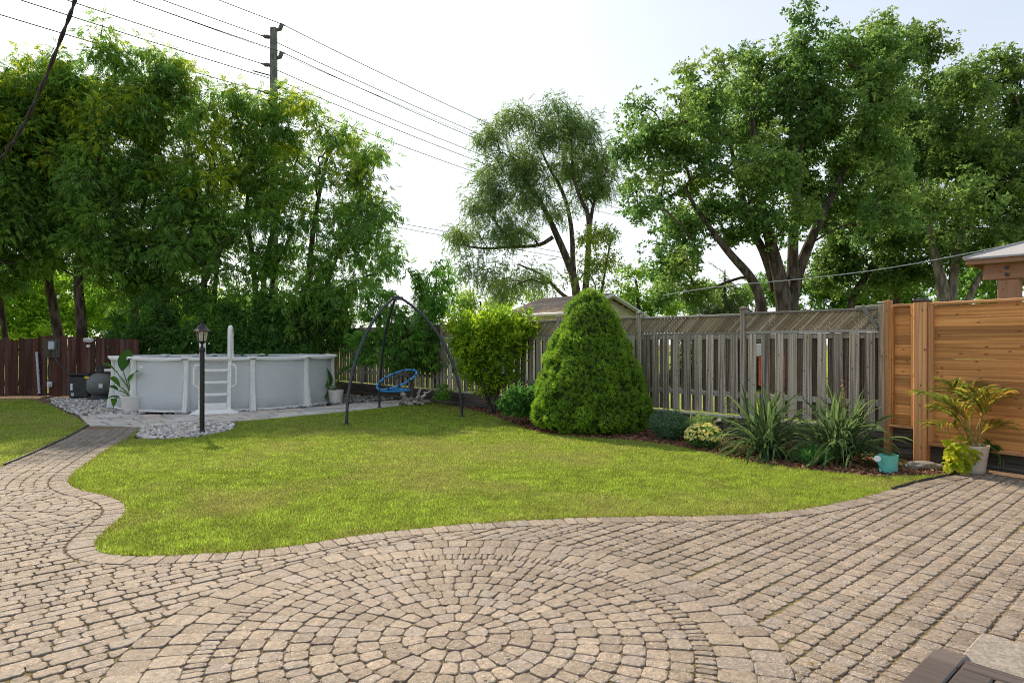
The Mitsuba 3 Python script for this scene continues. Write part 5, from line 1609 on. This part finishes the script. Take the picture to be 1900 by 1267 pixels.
# spruces
def conifer(name, label, seed, px, Y, ztop, zb, rmax, cols, tmk=t_needle, nb=230, sc=1.2):
    r = np.random.RandomState(seed)
    key = thing(name, label, 'conifer')
    x0 = (px - 950) * Y / F_PX
    put('trunk', tube([[x0, Y, 0], [x0, Y, ztop * 0.6], [x0, Y, ztop]], [0.16, 0.09, 0.015], 8), 'm_bark', key, 40)
    pos, dirs = [], []
    br = MB()
    for k in range(nb):
        z = zb + (ztop - zb) * (1 - math.sqrt(r.rand()))
        R = rmax * (1 - (z - zb) / (ztop - zb)) ** 0.8 * (0.75 + 0.35 * r.rand())
        a = r.rand() * 2 * PI
        d = np.array([math.cos(a), math.sin(a), 0])
        e = np.array([x0, Y, z]) + d * R - [0, 0, 0.30 * R]
        br.add(*tube([[x0, Y, z], (np.array([x0, Y, z]) + e) / 2 + [0, 0, 0.05 * R], e], [0.02, 0.014, 0.006], 4, False))
        m = int(6 + 16 * R)
        u = 0.15 + 0.85 * r.rand(m, 1)
        p = np.array([x0, Y, z]) + (e - [x0, Y, z]) * u + r.randn(m, 3) * 0.05
        pos.append(p)
        dirs.append(d * 0.6 + r.randn(m, 3) * 0.5 - [0, 0, 0.75])
    br.put('branches', 'm_bark', key, True, kind='stuff')
    pos, dirs = np.vstack(pos), np.vstack(dirs)
    c = np.array(cols)[r.randint(len(cols), size=len(pos))]
    v, f, col = scatter(r, tmk, pos, dirs, sc * (0.7 + 0.6 * r.rand(len(pos))), c, single=True)
    put('crown', (v, f), 'm_leaf_soft', key, False, None, col)
    return len(f)


tri += conifer('spruce_tree', 'dark drooping spruce beyond the lattice fence, left of the maple trunk', 161, 1345, 20.5, 4.0, 0.5, 2.5, [(0.040, 0.062, 0.026), (0.05, 0.075, 0.028)], nb=170, sc=1.9)
tri += conifer('spruce_tree', 'bluish spruce far off behind the top of the swing frame', 162, 783, 46, 6.6, 0.5, 2.4, [(0.05, 0.075, 0.06), (0.06, 0.085, 0.065)], nb=55, sc=3.0)

# fruit tree behind the swing
Y = 17.7
k, n = tree('fruit_tree', 'small fruit tree with long glossy leaves behind the swing frame', 171, [trunk_px([(764, 735), (764, 700), (755, 650), (745, 600)], Y, 0.06, 0.03, 0.0), trunk_px([(764, 705), (785, 640), (800, 570), (810, 520)], Y, 0.04, 0.02)],
            [L_(x, y, Y, a, b) for x, y, a, b in ((720, 590, 48, 36), (690, 625, 40, 22), (760, 630, 55, 40), (800, 560, 34, 44), (820, 515, 22, 32), (730, 655, 55, 24), (785, 660, 40, 24), (670, 660, 20, 14), (840, 668, 24, 12), (705, 550, 28, 24), (770, 525, 20, 25))],
            t_long, [(0.055, 0.125, 0.022), (0.07, 0.145, 0.024), (0.045, 0.10, 0.022)], per_m3=26, clump_r=0.20, n_spray=17, scale=0.85, droop=0.5, hollow=0.15, r_tip=0.004, single=False)
tri += n

# round shrub with pruned stems
Y = 15.1
r_ = np.random.RandomState(181)
stems = []
b0 = np.array([-0.49, 15.2, 0.0])
for (x, y) in ((870, 640), (890, 620), (915, 610), (945, 630), (960, 640), (925, 640)):
    t = at(x, y, Y + 0.3 * r_.randn())
    stems.append((np.array([b0 + r_.randn(3) * [0.05, 0.05, 0], b0 + (t - b0) * 0.35 + [0.05 * r_.randn(), 0.05 * r_.randn(), 0.12], t]), [0.035, 0.028, 0.018]))
k, n = tree('round_shrub', 'clipped flat topped shrub with bright yellow green leaves left of the evergreen cone', 181, stems,
            [L_(x, y, Y, a, b) for x, y, a, b in ((870, 610, 36, 34), (915, 600, 48, 34), (965, 612, 36, 34), (900, 642, 55, 26), (940, 652, 42, 24), (890, 685, 26, 30), (905, 715, 20, 25), (870, 660, 22, 24), (935, 690, 22, 22))],
            t_small, [(0.115, 0.185, 0.014), (0.145, 0.205, 0.016), (0.09, 0.155, 0.016)], per_m3=62, clump_r=0.17, n_spray=22, scale=1.45, droop=0.0, hollow=0.25, cat='shrub', r_tip=0.003, single=False)
tri += n
k, n = tree('ball_shrub', 'small rounded dark green shrub touching the left side of the cone evergreen', 182, [], [(np.array([0.23, 13.05, 0.42]), np.array([0.46, 0.42, 0.35])), (np.array([0.20, 13.0, 0.22]), np.array([0.43, 0.38, 0.2]))], t_small,
            [(0.040, 0.105, 0.022), (0.05, 0.125, 0.026), (0.035, 0.085, 0.02)], per_m3=260, clump_r=0.10, n_spray=16, scale=0.95, hollow=0.5, cat='shrub', single=False)
tri += n
k, n = tree('small_shrub', 'little leafy shrub at the fence foot behind the right leg of the swing frame', 183, [], [L_(824, 730, 16.7, 17, 15)], t_small, [(0.07, 0.14, 0.022), (0.09, 0.16, 0.025)], per_m3=120, clump_r=0.12, n_spray=16, scale=1.0, cat='shrub')
tri += n

# cone shaped evergreen
ck = thing('cone_evergreen', 'dense cone shaped dwarf evergreen, taller than the fence, at the lawn edge', 'conifer')
r_ = np.random.RandomState(191)
cc = np.array([1.49, 12.28, 0.0])
ZT = 2.68
zz = np.array([0.0, 0.08, 0.25, 0.5, 0.8, 1.2, 1.6, 2.0, 2.3, 2.5, 2.62, ZT])
rr = np.array([0.80, 0.98, 1.03, 0.99, 0.92, 0.79, 0.64, 0.47, 0.33, 0.22, 0.12, 0.0])
def csurf(n):
    z = ZT * (1 - np.sqrt(1 - r_.rand(n) * 0.9999)) if False else None
    out = np.zeros((0, 2))
    while len(out) < n:
        z = r_.rand(3 * n) * ZT
        keep = r_.rand(3 * n) < np.interp(z, zz, rr) / 1.03
        out = np.vstack([out, np.column_stack([z, r_.rand(3 * n) * 2 * PI])[keep]])
    return out[:n]
def cpos(z, a, out=0.0):
    R = np.interp(z, zz, rr) * (1 + 0.035 * np.sin(3 * a + 1) + 0.03 * np.sin(5 * a + 2 + 2 * z)) + out
    return np.column_stack([cc[0] + R * np.cos(a), cc[1] + R * np.sin(a), z])
from scipy.spatial import cKDTree
NL = 400
lum = csurf(NL)
lumP = cpos(lum[:, 0], lum[:, 1])
lumR = 0.11 + 0.12 * r_.rand(NL)
kd = cKDTree(lumP)
def bump(P):
    d, i = kd.query(P, k=4)
    return np.max(np.sqrt(np.maximum(0, 1 - (d / lumR[i]) ** 2)) * lumR[i] * 0.95, axis=1)
core_z, core_a = np.meshgrid(np.linspace(0, ZT, 60), np.linspace(0, 2 * PI, 97), indexing='ij')
P0 = cpos(core_z.ravel(), core_a.ravel())
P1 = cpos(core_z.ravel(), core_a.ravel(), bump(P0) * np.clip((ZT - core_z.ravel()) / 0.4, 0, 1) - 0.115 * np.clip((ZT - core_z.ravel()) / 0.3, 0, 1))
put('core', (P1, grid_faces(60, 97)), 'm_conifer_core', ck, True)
n = 11500
s_ = csurf(n)
P = cpos(s_[:, 0], s_[:, 1])
bm_ = bump(P)
gapl = r_.rand(NL) < 0.035
ok = (bm_ > 0.035) & ~gapl[kd.query(P)[1]]
s_, bm_, P = s_[ok], bm_[ok], P[ok]
Q = cpos(s_[:, 0], s_[:, 1], (bm_ * 1.05 - 0.085) * np.clip((ZT - s_[:, 0]) / 0.3, 0, 1))
d, i = kd.query(P)
slope = 0.38
nrm_ = np.column_stack([np.cos(s_[:, 1]), np.sin(s_[:, 1]), np.full(len(s_), slope)])
dirs = (P - lumP[i]) * 7.0 + nrm_ * 0.8 + r_.randn(len(P), 3) * 0.25 + [0, 0, 0.25]
def t_tuft(r, k=9, L=0.045, w=0.009):
    out = []
    for j in range(k):
        dd = np.array([1.0, 0, 0]) + r.randn(3) * [0.2, 0.65, 0.65]
        out.append(kite(r.randn(3) * 0.008, dd, np.cross(dd, r.randn(3)), L * (0.7 + 0.6 * r.rand()), w))
    return np.array(out)
tone = np.array([(0.088, 0.158, 0.018), (0.115, 0.19, 0.020), (0.075, 0.135, 0.018)])[r_.randint(3, size=NL)][i] * (0.85 + 0.3 * r_.rand(len(P), 1))
v, f, col = scatter(r_, t_tuft, Q, dirs, 0.8 + 0.5 * r_.rand(len(P)), tone, 6)
put('crown', (v, f), 'm_leaf_soft', ck, False, None, col)
tri += len(f)

# lavender and yellow flowers
def mound(name, label, cat, seed, c, R, hgt, nst, cols, L=0.05, spike=None):
    r = np.random.RandomState(seed)
    key = thing(name, label, cat)
    pos, dirs = [], []
    st = MB()
    for k in range(nst):
        a, q = r.rand() * 2 * PI, math.sqrt(r.rand())
        b = np.array([c[0] + R * 0.35 * q * math.cos(a), c[1] + R * 0.35 * q * math.sin(a), 0.0])
        t = np.array([c[0] + R * q * math.cos(a), c[1] + R * q * math.sin(a), hgt * (0.65 + 0.45 * r.rand()) * (1 - 0.35 * q * q)])
        st.add(*tube([b, (b + t) / 2 + [0, 0, 0.04], t], 0.0025, 3, False), None, np.array(cols[0]) * (0.8 + 0.4 * r.rand()))
        m = 7
        u = r.rand(m, 1) * 0.75 + 0.2
        pos.append(b + (t - b) * u)
        dirs.append(np.tile(t - b, (m, 1)) * 2 + r.randn(m, 3) * 0.3)
        if spike is not None and r.rand() < 0.5:
            for w in range(3):
                st.add(*tube([t + [0, 0, 0.012 * w], t + [0, 0, 0.012 * w + 0.009]], [0.005, 0.003], 4, False), None, spike)
    st.put('stems', 'm_leaf_soft', key, False, False, True)
    pos, dirs = np.vstack(pos), np.vstack(dirs)
    v, f, col = scatter(r, lambda q: t_small(q, 7, L, L * 0.16, 0.08), pos, dirs, 0.8 + 0.4 * r.rand(len(pos)), np.array(cols)[r.randint(len(cols), size=len(pos))])
    put('foliage', (v, f), 'm_leaf_soft', key, False, None, col)
    return key


mound('lavender_plant', 'dark green lavender mound with faint spikes by the timber wall', 'lavender', 201, (2.68, 10.95), 0.34, 0.46, 420, [(0.055, 0.10, 0.05), (0.07, 0.12, 0.055)], spike=(0.20, 0.19, 0.24))
mound('lavender_plant', 'lighter green feathery plant behind the yellow flowers', 'plant', 202, (3.12, 10.62), 0.22, 0.44, 170, [(0.12, 0.18, 0.05), (0.09, 0.14, 0.05)], spike=(0.3, 0.3, 0.2))
mk = thing('flowering_plant', 'round clump of pale yellow daisy like flowers at the front of the bed', 'flowers')
r_ = np.random.RandomState(203)
mc = np.array([3.02, 10.12, 0.0])
pos = in_lobe(r_, 700, mc + [0, 0, 0.12], [0.24, 0.22, 0.15], 0.5)
pos = pos[pos[:, 2] > 0.01]
v, f, col = scatter(r_, lambda q: t_small(q, 7, 0.04, 0.018, 0.05), pos, pos - mc, 0.8 + 0.4 * r_.rand(len(pos)), np.tile([[0.06, 0.12, 0.03]], (len(pos), 1)))
put('foliage', (v, f), 'm_leaf_soft', mk, False, None, col)
for k in range(270):
    a, e = r_.rand() * 2 * PI, math.asin(r_.rand() * 0.96)
    nv = np.array([math.cos(a) * math.cos(e), math.sin(a) * math.cos(e), math.sin(e)])
    o = mc + [0, 0, 0.13] + nv * [0.30, 0.28, 0.25] * (0.93 + 0.1 * r_.rand())
    nv = unit(nv + r_.randn(3) * 0.2 + [0, -0.1, 0.25])
    x = unit(np.cross(nv, [0.2, 0.1, 1]))
    y = np.cross(nv, x)
    fl = MB()
    R = 0.020 + 0.007 * r_.rand()
    yc = np.array([0.88, 0.82, 0.26]) if r_.rand() < 0.75 else np.array([0.90, 0.87, 0.50])
    for j in range(12):
        b = j * PI / 6
        d = x * math.cos(b) + y * math.sin(b)
        s_ = -x * math.sin(b) + y * math.cos(b)
        fl.add(np.array([o, o + d * R * 0.6 - s_ * R * 0.24 + nv * 0.002, o + d * R + nv * 0.004, o + d * R * 0.6 + s_ * R * 0.24 + nv * 0.002]), [[0, 1, 2], [0, 2, 3]], None, yc)
    hx6 = np.array([o + nv * 0.005 + (x * math.cos(b) + y * math.sin(b)) * R * 0.26 for b in np.arange(6) * PI / 3])
    fl.add(np.vstack([hx6, [o + nv * 0.008]]), [[j, (j + 1) % 6, 6] for j in range(6)], None, (0.55, 0.34, 0.02))
    fl.put('flower', 'm_leaf_soft', mk, False, False, True)


# strap leaved clumps
def strap(b, az, el, L, w, bend, r, twist=0.0, m=9, fold=0.25, w_prof=None):
    """curved leaf: starts at b, heads along az/el, bends down. -> v, f"""
    pts, d = [np.asarray(b, float)], np.array([math.cos(az) * math.cos(el), math.sin(az) * math.cos(el), math.sin(el)])
    for k in range(m - 1):
        u = (k + 1) / (m - 1)
        d = unit(d + np.array([0, 0, -bend * (0.2 + 1.8 * u * u) / (m - 1)]))
        q = pts[-1] + d * L / (m - 1)
        if q[2] < 0.012:
            q[2] = 0.012 + 0.004 * r.rand()
        pts.append(q)
    pts = np.array(pts)
    tan = np.gradient(pts, axis=0)
    side = np.cross(tan, [0, 0, 1.0])
    side /= np.linalg.norm(side, axis=1, keepdims=True) + 1e-9
    nrm = np.cross(side, tan)
    nrm /= np.linalg.norm(nrm, axis=1, keepdims=True) + 1e-9
    u = np.linspace(0, 1, m)
    ww = (w * np.minimum(1, 0.55 + 1.3 * u) * np.clip((1 - u) * 3.2, 0, 1) ** 0.8 if w_prof is None else w * w_prof(u))[:, None]
    c, s = np.cos(twist * u)[:, None], np.sin(twist * u)[:, None]
    sd = side * c + nrm * s
    up = nrm * c - side * s
    v = np.stack([pts - sd * ww / 2 + up * fold * ww / 2, pts, pts + sd * ww / 2 + up * fold * ww / 2], 1).reshape(-1, 3)
    return v, grid_faces(m, 3)


def yucca(label, seed, c, n, L, top, cols):
    r = np.random.RandomState(seed)
    key = thing('yucca_plant', label, 'yucca')
    for k in range(n):
        q = r.rand()
        el = math.radians(12 + 74 * q ** 1.1)
        az = r.rand() * 2 * PI
        Lk = L * (0.72 + 0.4 * r.rand())
        b = np.array([c[0] + 0.10 * r.randn(), c[1] + 0.10 * r.randn(), 0.03 + 0.12 * q])
        v, f = strap(b, az, el, Lk, 0.030 + 0.010 * r.rand(), (1.3 + 1.9 * r.rand()) * (1.3 - 0.85 * q), r, r.randn() * 0.5)
        cl = 1.9 * np.array(cols[r.randint(len(cols))]) * (0.75 + 0.5 * r.rand())
        put('leaf', (v, f), 'm_leaf', key, True, None, np.tile(cl, (len(v), 1)))
    for k in range(18):                                      # dry leaves at the foot
        v, f = strap(np.array([c[0] + 0.1 * r.randn(), c[1] + 0.1 * r.randn(), 0.06]), r.rand() * 2 * PI, 0.05, 0.35 + 0.2 * r.rand(), 0.03, 1.6, r, r.randn())
        put('dry_leaf', (v, f), 'm_leaf', key, True, None, np.tile(np.array([0.34, 0.25, 0.15]) * (0.7 + 0.5 * r.rand()), (len(v), 1)))
    return key


YC = [(0.045, 0.080, 0.030), (0.055, 0.092, 0.034), (0.08, 0.12, 0.042), (0.04, 0.07, 0.034)]
yucca('left yucca clump with upright dark sword leaves beside the yellow flowers', 211, (3.68, 9.30), 215, 0.95, 0.93, YC)
y2 = yucca('right yucca clump with arching leaves and two brown flower stalks', 212, (4.48, 8.80), 215, 0.93, 0.85, YC)
r_ = np.random.RandomState(213)
for x, y, ty in ((1553, 790, 772), (1563, 772, 706)):
    p0 = at(x + 8, 800, 8.9)
    p1 = at(x, ty, 8.9)
    stt = put('flower_stalk', tube(chaikin([p0 - [0, 0, 0.2], p0, (p0 + p1) / 2 + [0.02, 0, 0], p1], 2), np.linspace(0.009, 0.005, 13), 6), 'm_stalk', y2, True)
    for k in range(26):
        u = r_.rand()
        q = p0 + (p1 - p0) * (0.2 + 0.8 * u)
        d = unit(r_.randn(3) + [0, 0, 1.2])
        put('bud', tube([q, q + d * 0.02, q + d * 0.042], [0.004, 0.009, 0.003], 5), 'm_stalk', stt)
sh_ = mound('lavender_plant', 'low green ground plant between the two yuccas', 'plant', 204, (4.12, 8.75), 0.24, 0.18, 110, [(0.05, 0.12, 0.03), (0.06, 0.14, 0.035)], 0.05)


# ---------------------------------------------------------------- potted plants
def pot(key, c, r_top, r_bot, h, bsdf):
    put('pot', lathe([(0, 0.0), (r_bot, 0.0), (r_bot * 1.02, 0.01), (r_top * 0.965, h * 0.86), (r_top * 0.97, h * 0.87), (r_top, h * 0.89), (r_top * 1.015, h * 0.97), (r_top, h), (r_top * 0.93, h), (r_top * 0.90, h * 0.85), (r_top * 0.88, h * 0.8)], 32, c), bsdf, key, 35)
    put('soil', lathe([(r_top * 0.91, h * 0.86), (0, h * 0.88)], 24, c), 'm_soil', key)


def paddle(p0, tip_dir, L, w, bend, r, roll=0.0):
    az, el = math.atan2(tip_dir[1], tip_dir[0]), math.asin(np.clip(unit(tip_dir)[2], -1, 1))
    return strap(p0, az, el, L, w, bend, r, roll, 11, 0.35, lambda u: np.sin(PI * np.clip(0.04 + 0.96 * u, 0, 1)) ** 0.75)


def big_leaf_plant(label, seed, c, h_pot, leaves, r_top, r_bot):
    r = np.random.RandomState(seed)
    key = thing('potted_plant', label, 'potted plant')
    pot(key, c, r_top, r_bot, h_pot, 'm_white_pot')
    for bx, by, tx, ty, ll, w, ang_ in leaves:               # pixel of blade base, blade tip, leaf length factor
        b = at(bx, by, c[1] + 0.1 * r.randn())
        t = at(tx, ty, c[1] + 0.25 * r.randn())
        s0 = c + [0.03 * r.randn(), 0.03 * r.randn(), h_pot * 0.86]
        cl = 1.7 * np.array([(0.05, 0.125, 0.022), (0.06, 0.14, 0.025), (0.045, 0.11, 0.022)][r.randint(3)])
        st = put('stem', tube(chaikin([s0, s0 + (b - s0) * 0.5 + [0, 0, 0.06], b], 2), np.linspace(0.018, 0.010, 9), 7), 'm_stem', key, True)
        v, f = paddle(b, t - b + [0, 0, 0.25 * np.linalg.norm(t - b)], np.linalg.norm(t - b) * 1.1, w, 0.9, r, ang_)
        put('leaf', (v, f), 'm_leaf', key, True, None, np.tile(cl, (len(v), 1)))


pc = np.append(G(232, 765), 0) + [0, 0.25, 0.0]
big_leaf_plant('large leaved plant in a white pot at the left end of the pool wall', 221, pc, 0.38,
               [(228, 688, 238, 651, 1, 0.30, 1.2), (219, 694, 194, 675, 1, 0.17, 0.9), (238, 708, 256, 688, 1, 0.16, -0.8), (246, 706, 277, 697, 1, 0.16, -0.9), (222, 718, 203, 702, 1, 0.13, 0.8), (218, 724, 203, 717, 1, 0.12, 0.7), (222, 738, 194, 745, 1, 0.15, 0.7), (212, 740, 210, 754, 1, 0.14, 0.5)], 0.235, 0.18)
pc = np.append(G(621, 748), 0) + [0, 0.12, 0.0]
big_leaf_plant('large leaved plant in a white pot at the right end of the pool', 222, pc, 0.36,
               [(612, 715, 607, 682, 1, 0.26, 1.2), (622, 704, 652, 679, 1, 0.20, -0.9), (610, 722, 594, 698, 1, 0.14, 0.8), (606, 722, 604, 738, 1, 0.18, 0.6), (624, 712, 640, 702, 1, 0.12, -0.9), (626, 718, 638, 712, 1, 0.10, -0.7)], 0.21, 0.16)

# palm and trailing coleus in the cream pot
pk = thing('potted_palm', 'yellowing palm with trailing lime leaves in a cream pot before the cedar fence', 'potted plant')
pc = np.append(G(1821, 880), 0) + [0, 0.16, 0.0]
pot(pk, pc, 0.182, 0.135, 0.345, 'm_cream_pot')
r_ = np.random.RandomState(231)
fr = [((1712, 730), 0.95), ((1768, 716), 0.8), ((1740, 760), 0.75), ((1795, 722), 0.7), ((1742, 788), 0.7), ((1838, 736), 0.7), ((1866, 732), 0.8), ((1872, 768), 0.75), ((1812, 728), 0.65), ((1770, 752), 0.6), ((1850, 790), 0.6)]
for k, ((tx, ty), l) in enumerate(fr):
    yo = 0.28 * r_.randn()
    s0 = pc + [0.03 * r_.randn(), 0.03 * r_.randn(), 0.30]
    t = at(tx, ty, pc[1] + np.clip(yo, -0.35, 0.22))
    hgt = np.linalg.norm(t - s0)
    mid = s0 + (t - s0) * 0.55 + [0, 0, 0.24 * hgt]
    arc = chaikin([s0, s0 + (mid - s0) * 0.6 + [0, 0, 0.05], mid, t], 3)
    cw = np.linspace(0.011, 0.003, len(arc))
    st = put('frond_stem', tube(arc, cw, 6), 'm_palm_stem', pk, True)
    lf = MB()
    tan = np.gradient(arc, axis=0)
    tan /= np.linalg.norm(tan, axis=1, keepdims=True)
    m = 17
    for j in range(m):
        u = 0.42 + 0.57 * j / (m - 1)
        i = min(int(u * (len(arc) - 1)), len(arc) - 1)
        for sg in (-1, 1):
            side = unit(np.cross(tan[i], [0, 0, 1.0])) * sg
            d = unit(side * 0.75 + tan[i] * 0.75 + np.array([0, 0, 0.32 + 0.15 * r_.randn()]))
            L = (0.33 * math.sin(PI * (0.18 + 0.75 * (u - 0.42) / 0.57)) + 0.06) * (0.9 + 0.2 * r_.rand())
            v, f = strap(arc[i], math.atan2(d[1], d[0]), math.asin(np.clip(d[2], -1, 1)), L, 0.021, 1.1, r_, 0.4 * r_.randn(), 6, 0.5)
            g = np.array([(0.09, 0.15, 0.025), (0.20, 0.21, 0.03), (0.33, 0.23, 0.05), (0.36, 0.17, 0.05)][min(3, int((r_.rand() ** 1.5) * 3.0 + (0.5 if k > 3 else 0)))])
            lf.add(v, f, None, 1.5 * g * (0.8 + 0.4 * r_.rand()))
    lf.put('frond', 'm_leaf', pk, True, False, True)


def trail(label, seed, c, rad, n, cols):
    r = np.random.RandomState(seed)
    p = in_lobe(r, n, np.asarray(c), rad, 0.6)
    p = p[p[:, 2] > 0.02]
    for q in p:
        d = unit((q - c) * [1, 1, 0.3] / rad + r.randn(3) * 0.4 + [0, -0.4, -0.25])
        L = 0.075 + 0.04 * r.rand()
        v, f = strap(q, math.atan2(d[1], d[0]), math.asin(np.clip(d[2], -0.9, 0.9)), L, L * 0.85, 0.9, r, r.randn() * 0.4, 5, 0.3, lambda u: np.array([0.15, 0.9, 1.0, 0.6, 0.03]))
        put('trailing_leaf', (v, f), 'm_leaf', pk, True, None, np.tile(1.7 * np.array(cols[r.randint(len(cols))]) * (0.8 + 0.4 * r.rand()), (len(v), 1)))


lime = [(0.26, 0.30, 0.025), (0.33, 0.34, 0.03), (0.20, 0.27, 0.025)]
trail('', 241, at(1784, 842, pc[1] - 0.12), np.array([0.15, 0.12, 0.15]), 85, lime)
trail('', 242, at(1773, 868, pc[1] - 0.10), np.array([0.10, 0.10, 0.09]), 45, lime)
trail('', 243, at(1768, 822, pc[1] - 0.02), np.array([0.05, 0.06, 0.09]), 18, lime)
trail('', 244, at(1857, 851, pc[1] + 0.10), np.array([0.07, 0.08, 0.08]), 30, [(0.09, 0.16, 0.03), (0.15, 0.22, 0.03)])
trail('', 245, at(1838, 826, pc[1] + 0.05), np.array([0.09, 0.07, 0.035]), 30, [(0.06, 0.13, 0.03), (0.09, 0.17, 0.03)])
for (x, y, rx, rz) in ((1784, 842, 0.12, 0.13), (1857, 851, 0.05, 0.06)):
    q = at(x, y, pc[1] - 0.05)
    s0 = pc + [-0.1 if x < 1821 else 0.1, -0.02, 0.33]
    for j in range(3):
        put('vine', tube(chaikin([s0, s0 + [np.sign(x - 1821) * 0.09, -0.04, 0.02], q + r_.randn(3) * 0.05, q + [0.02 * r_.randn(), 0, -0.12]], 2), 0.005, 5), 'm_stem', pk, True)
print('tree triangles', tri)

# a few fallen leaves and bits on the patio
r_ = np.random.RandomState(301)
lt_ = MB()
for q in sample_poly(paved, 260, r_):
    if q[1] < 2.6:
        continue
    L = 0.012 + 0.022 * r_.rand()
    a = r_.rand() * 2 * PI
    d = np.array([math.cos(a), math.sin(a), 0.0])
    sd = np.array([-d[1], d[0], 0.35 * r_.randn()])
    o = np.append(q, 0.009)
    lt_.add(kite(o, d, sd, L, L * 0.55) + [0, 0, 0.002], [[0, 1, 2], [0, 2, 3]], None, np.array([(0.30, 0.20, 0.07), (0.22, 0.12, 0.05), (0.10, 0.13, 0.03), (0.05, 0.04, 0.03)][r_.randint(4)]))
lt_.put('leaf_litter', 'm_leaf', None, False, False, True, label='tiny fallen leaves and dry bits scattered over the pavers', cat='leaf litter', kind='stuff')
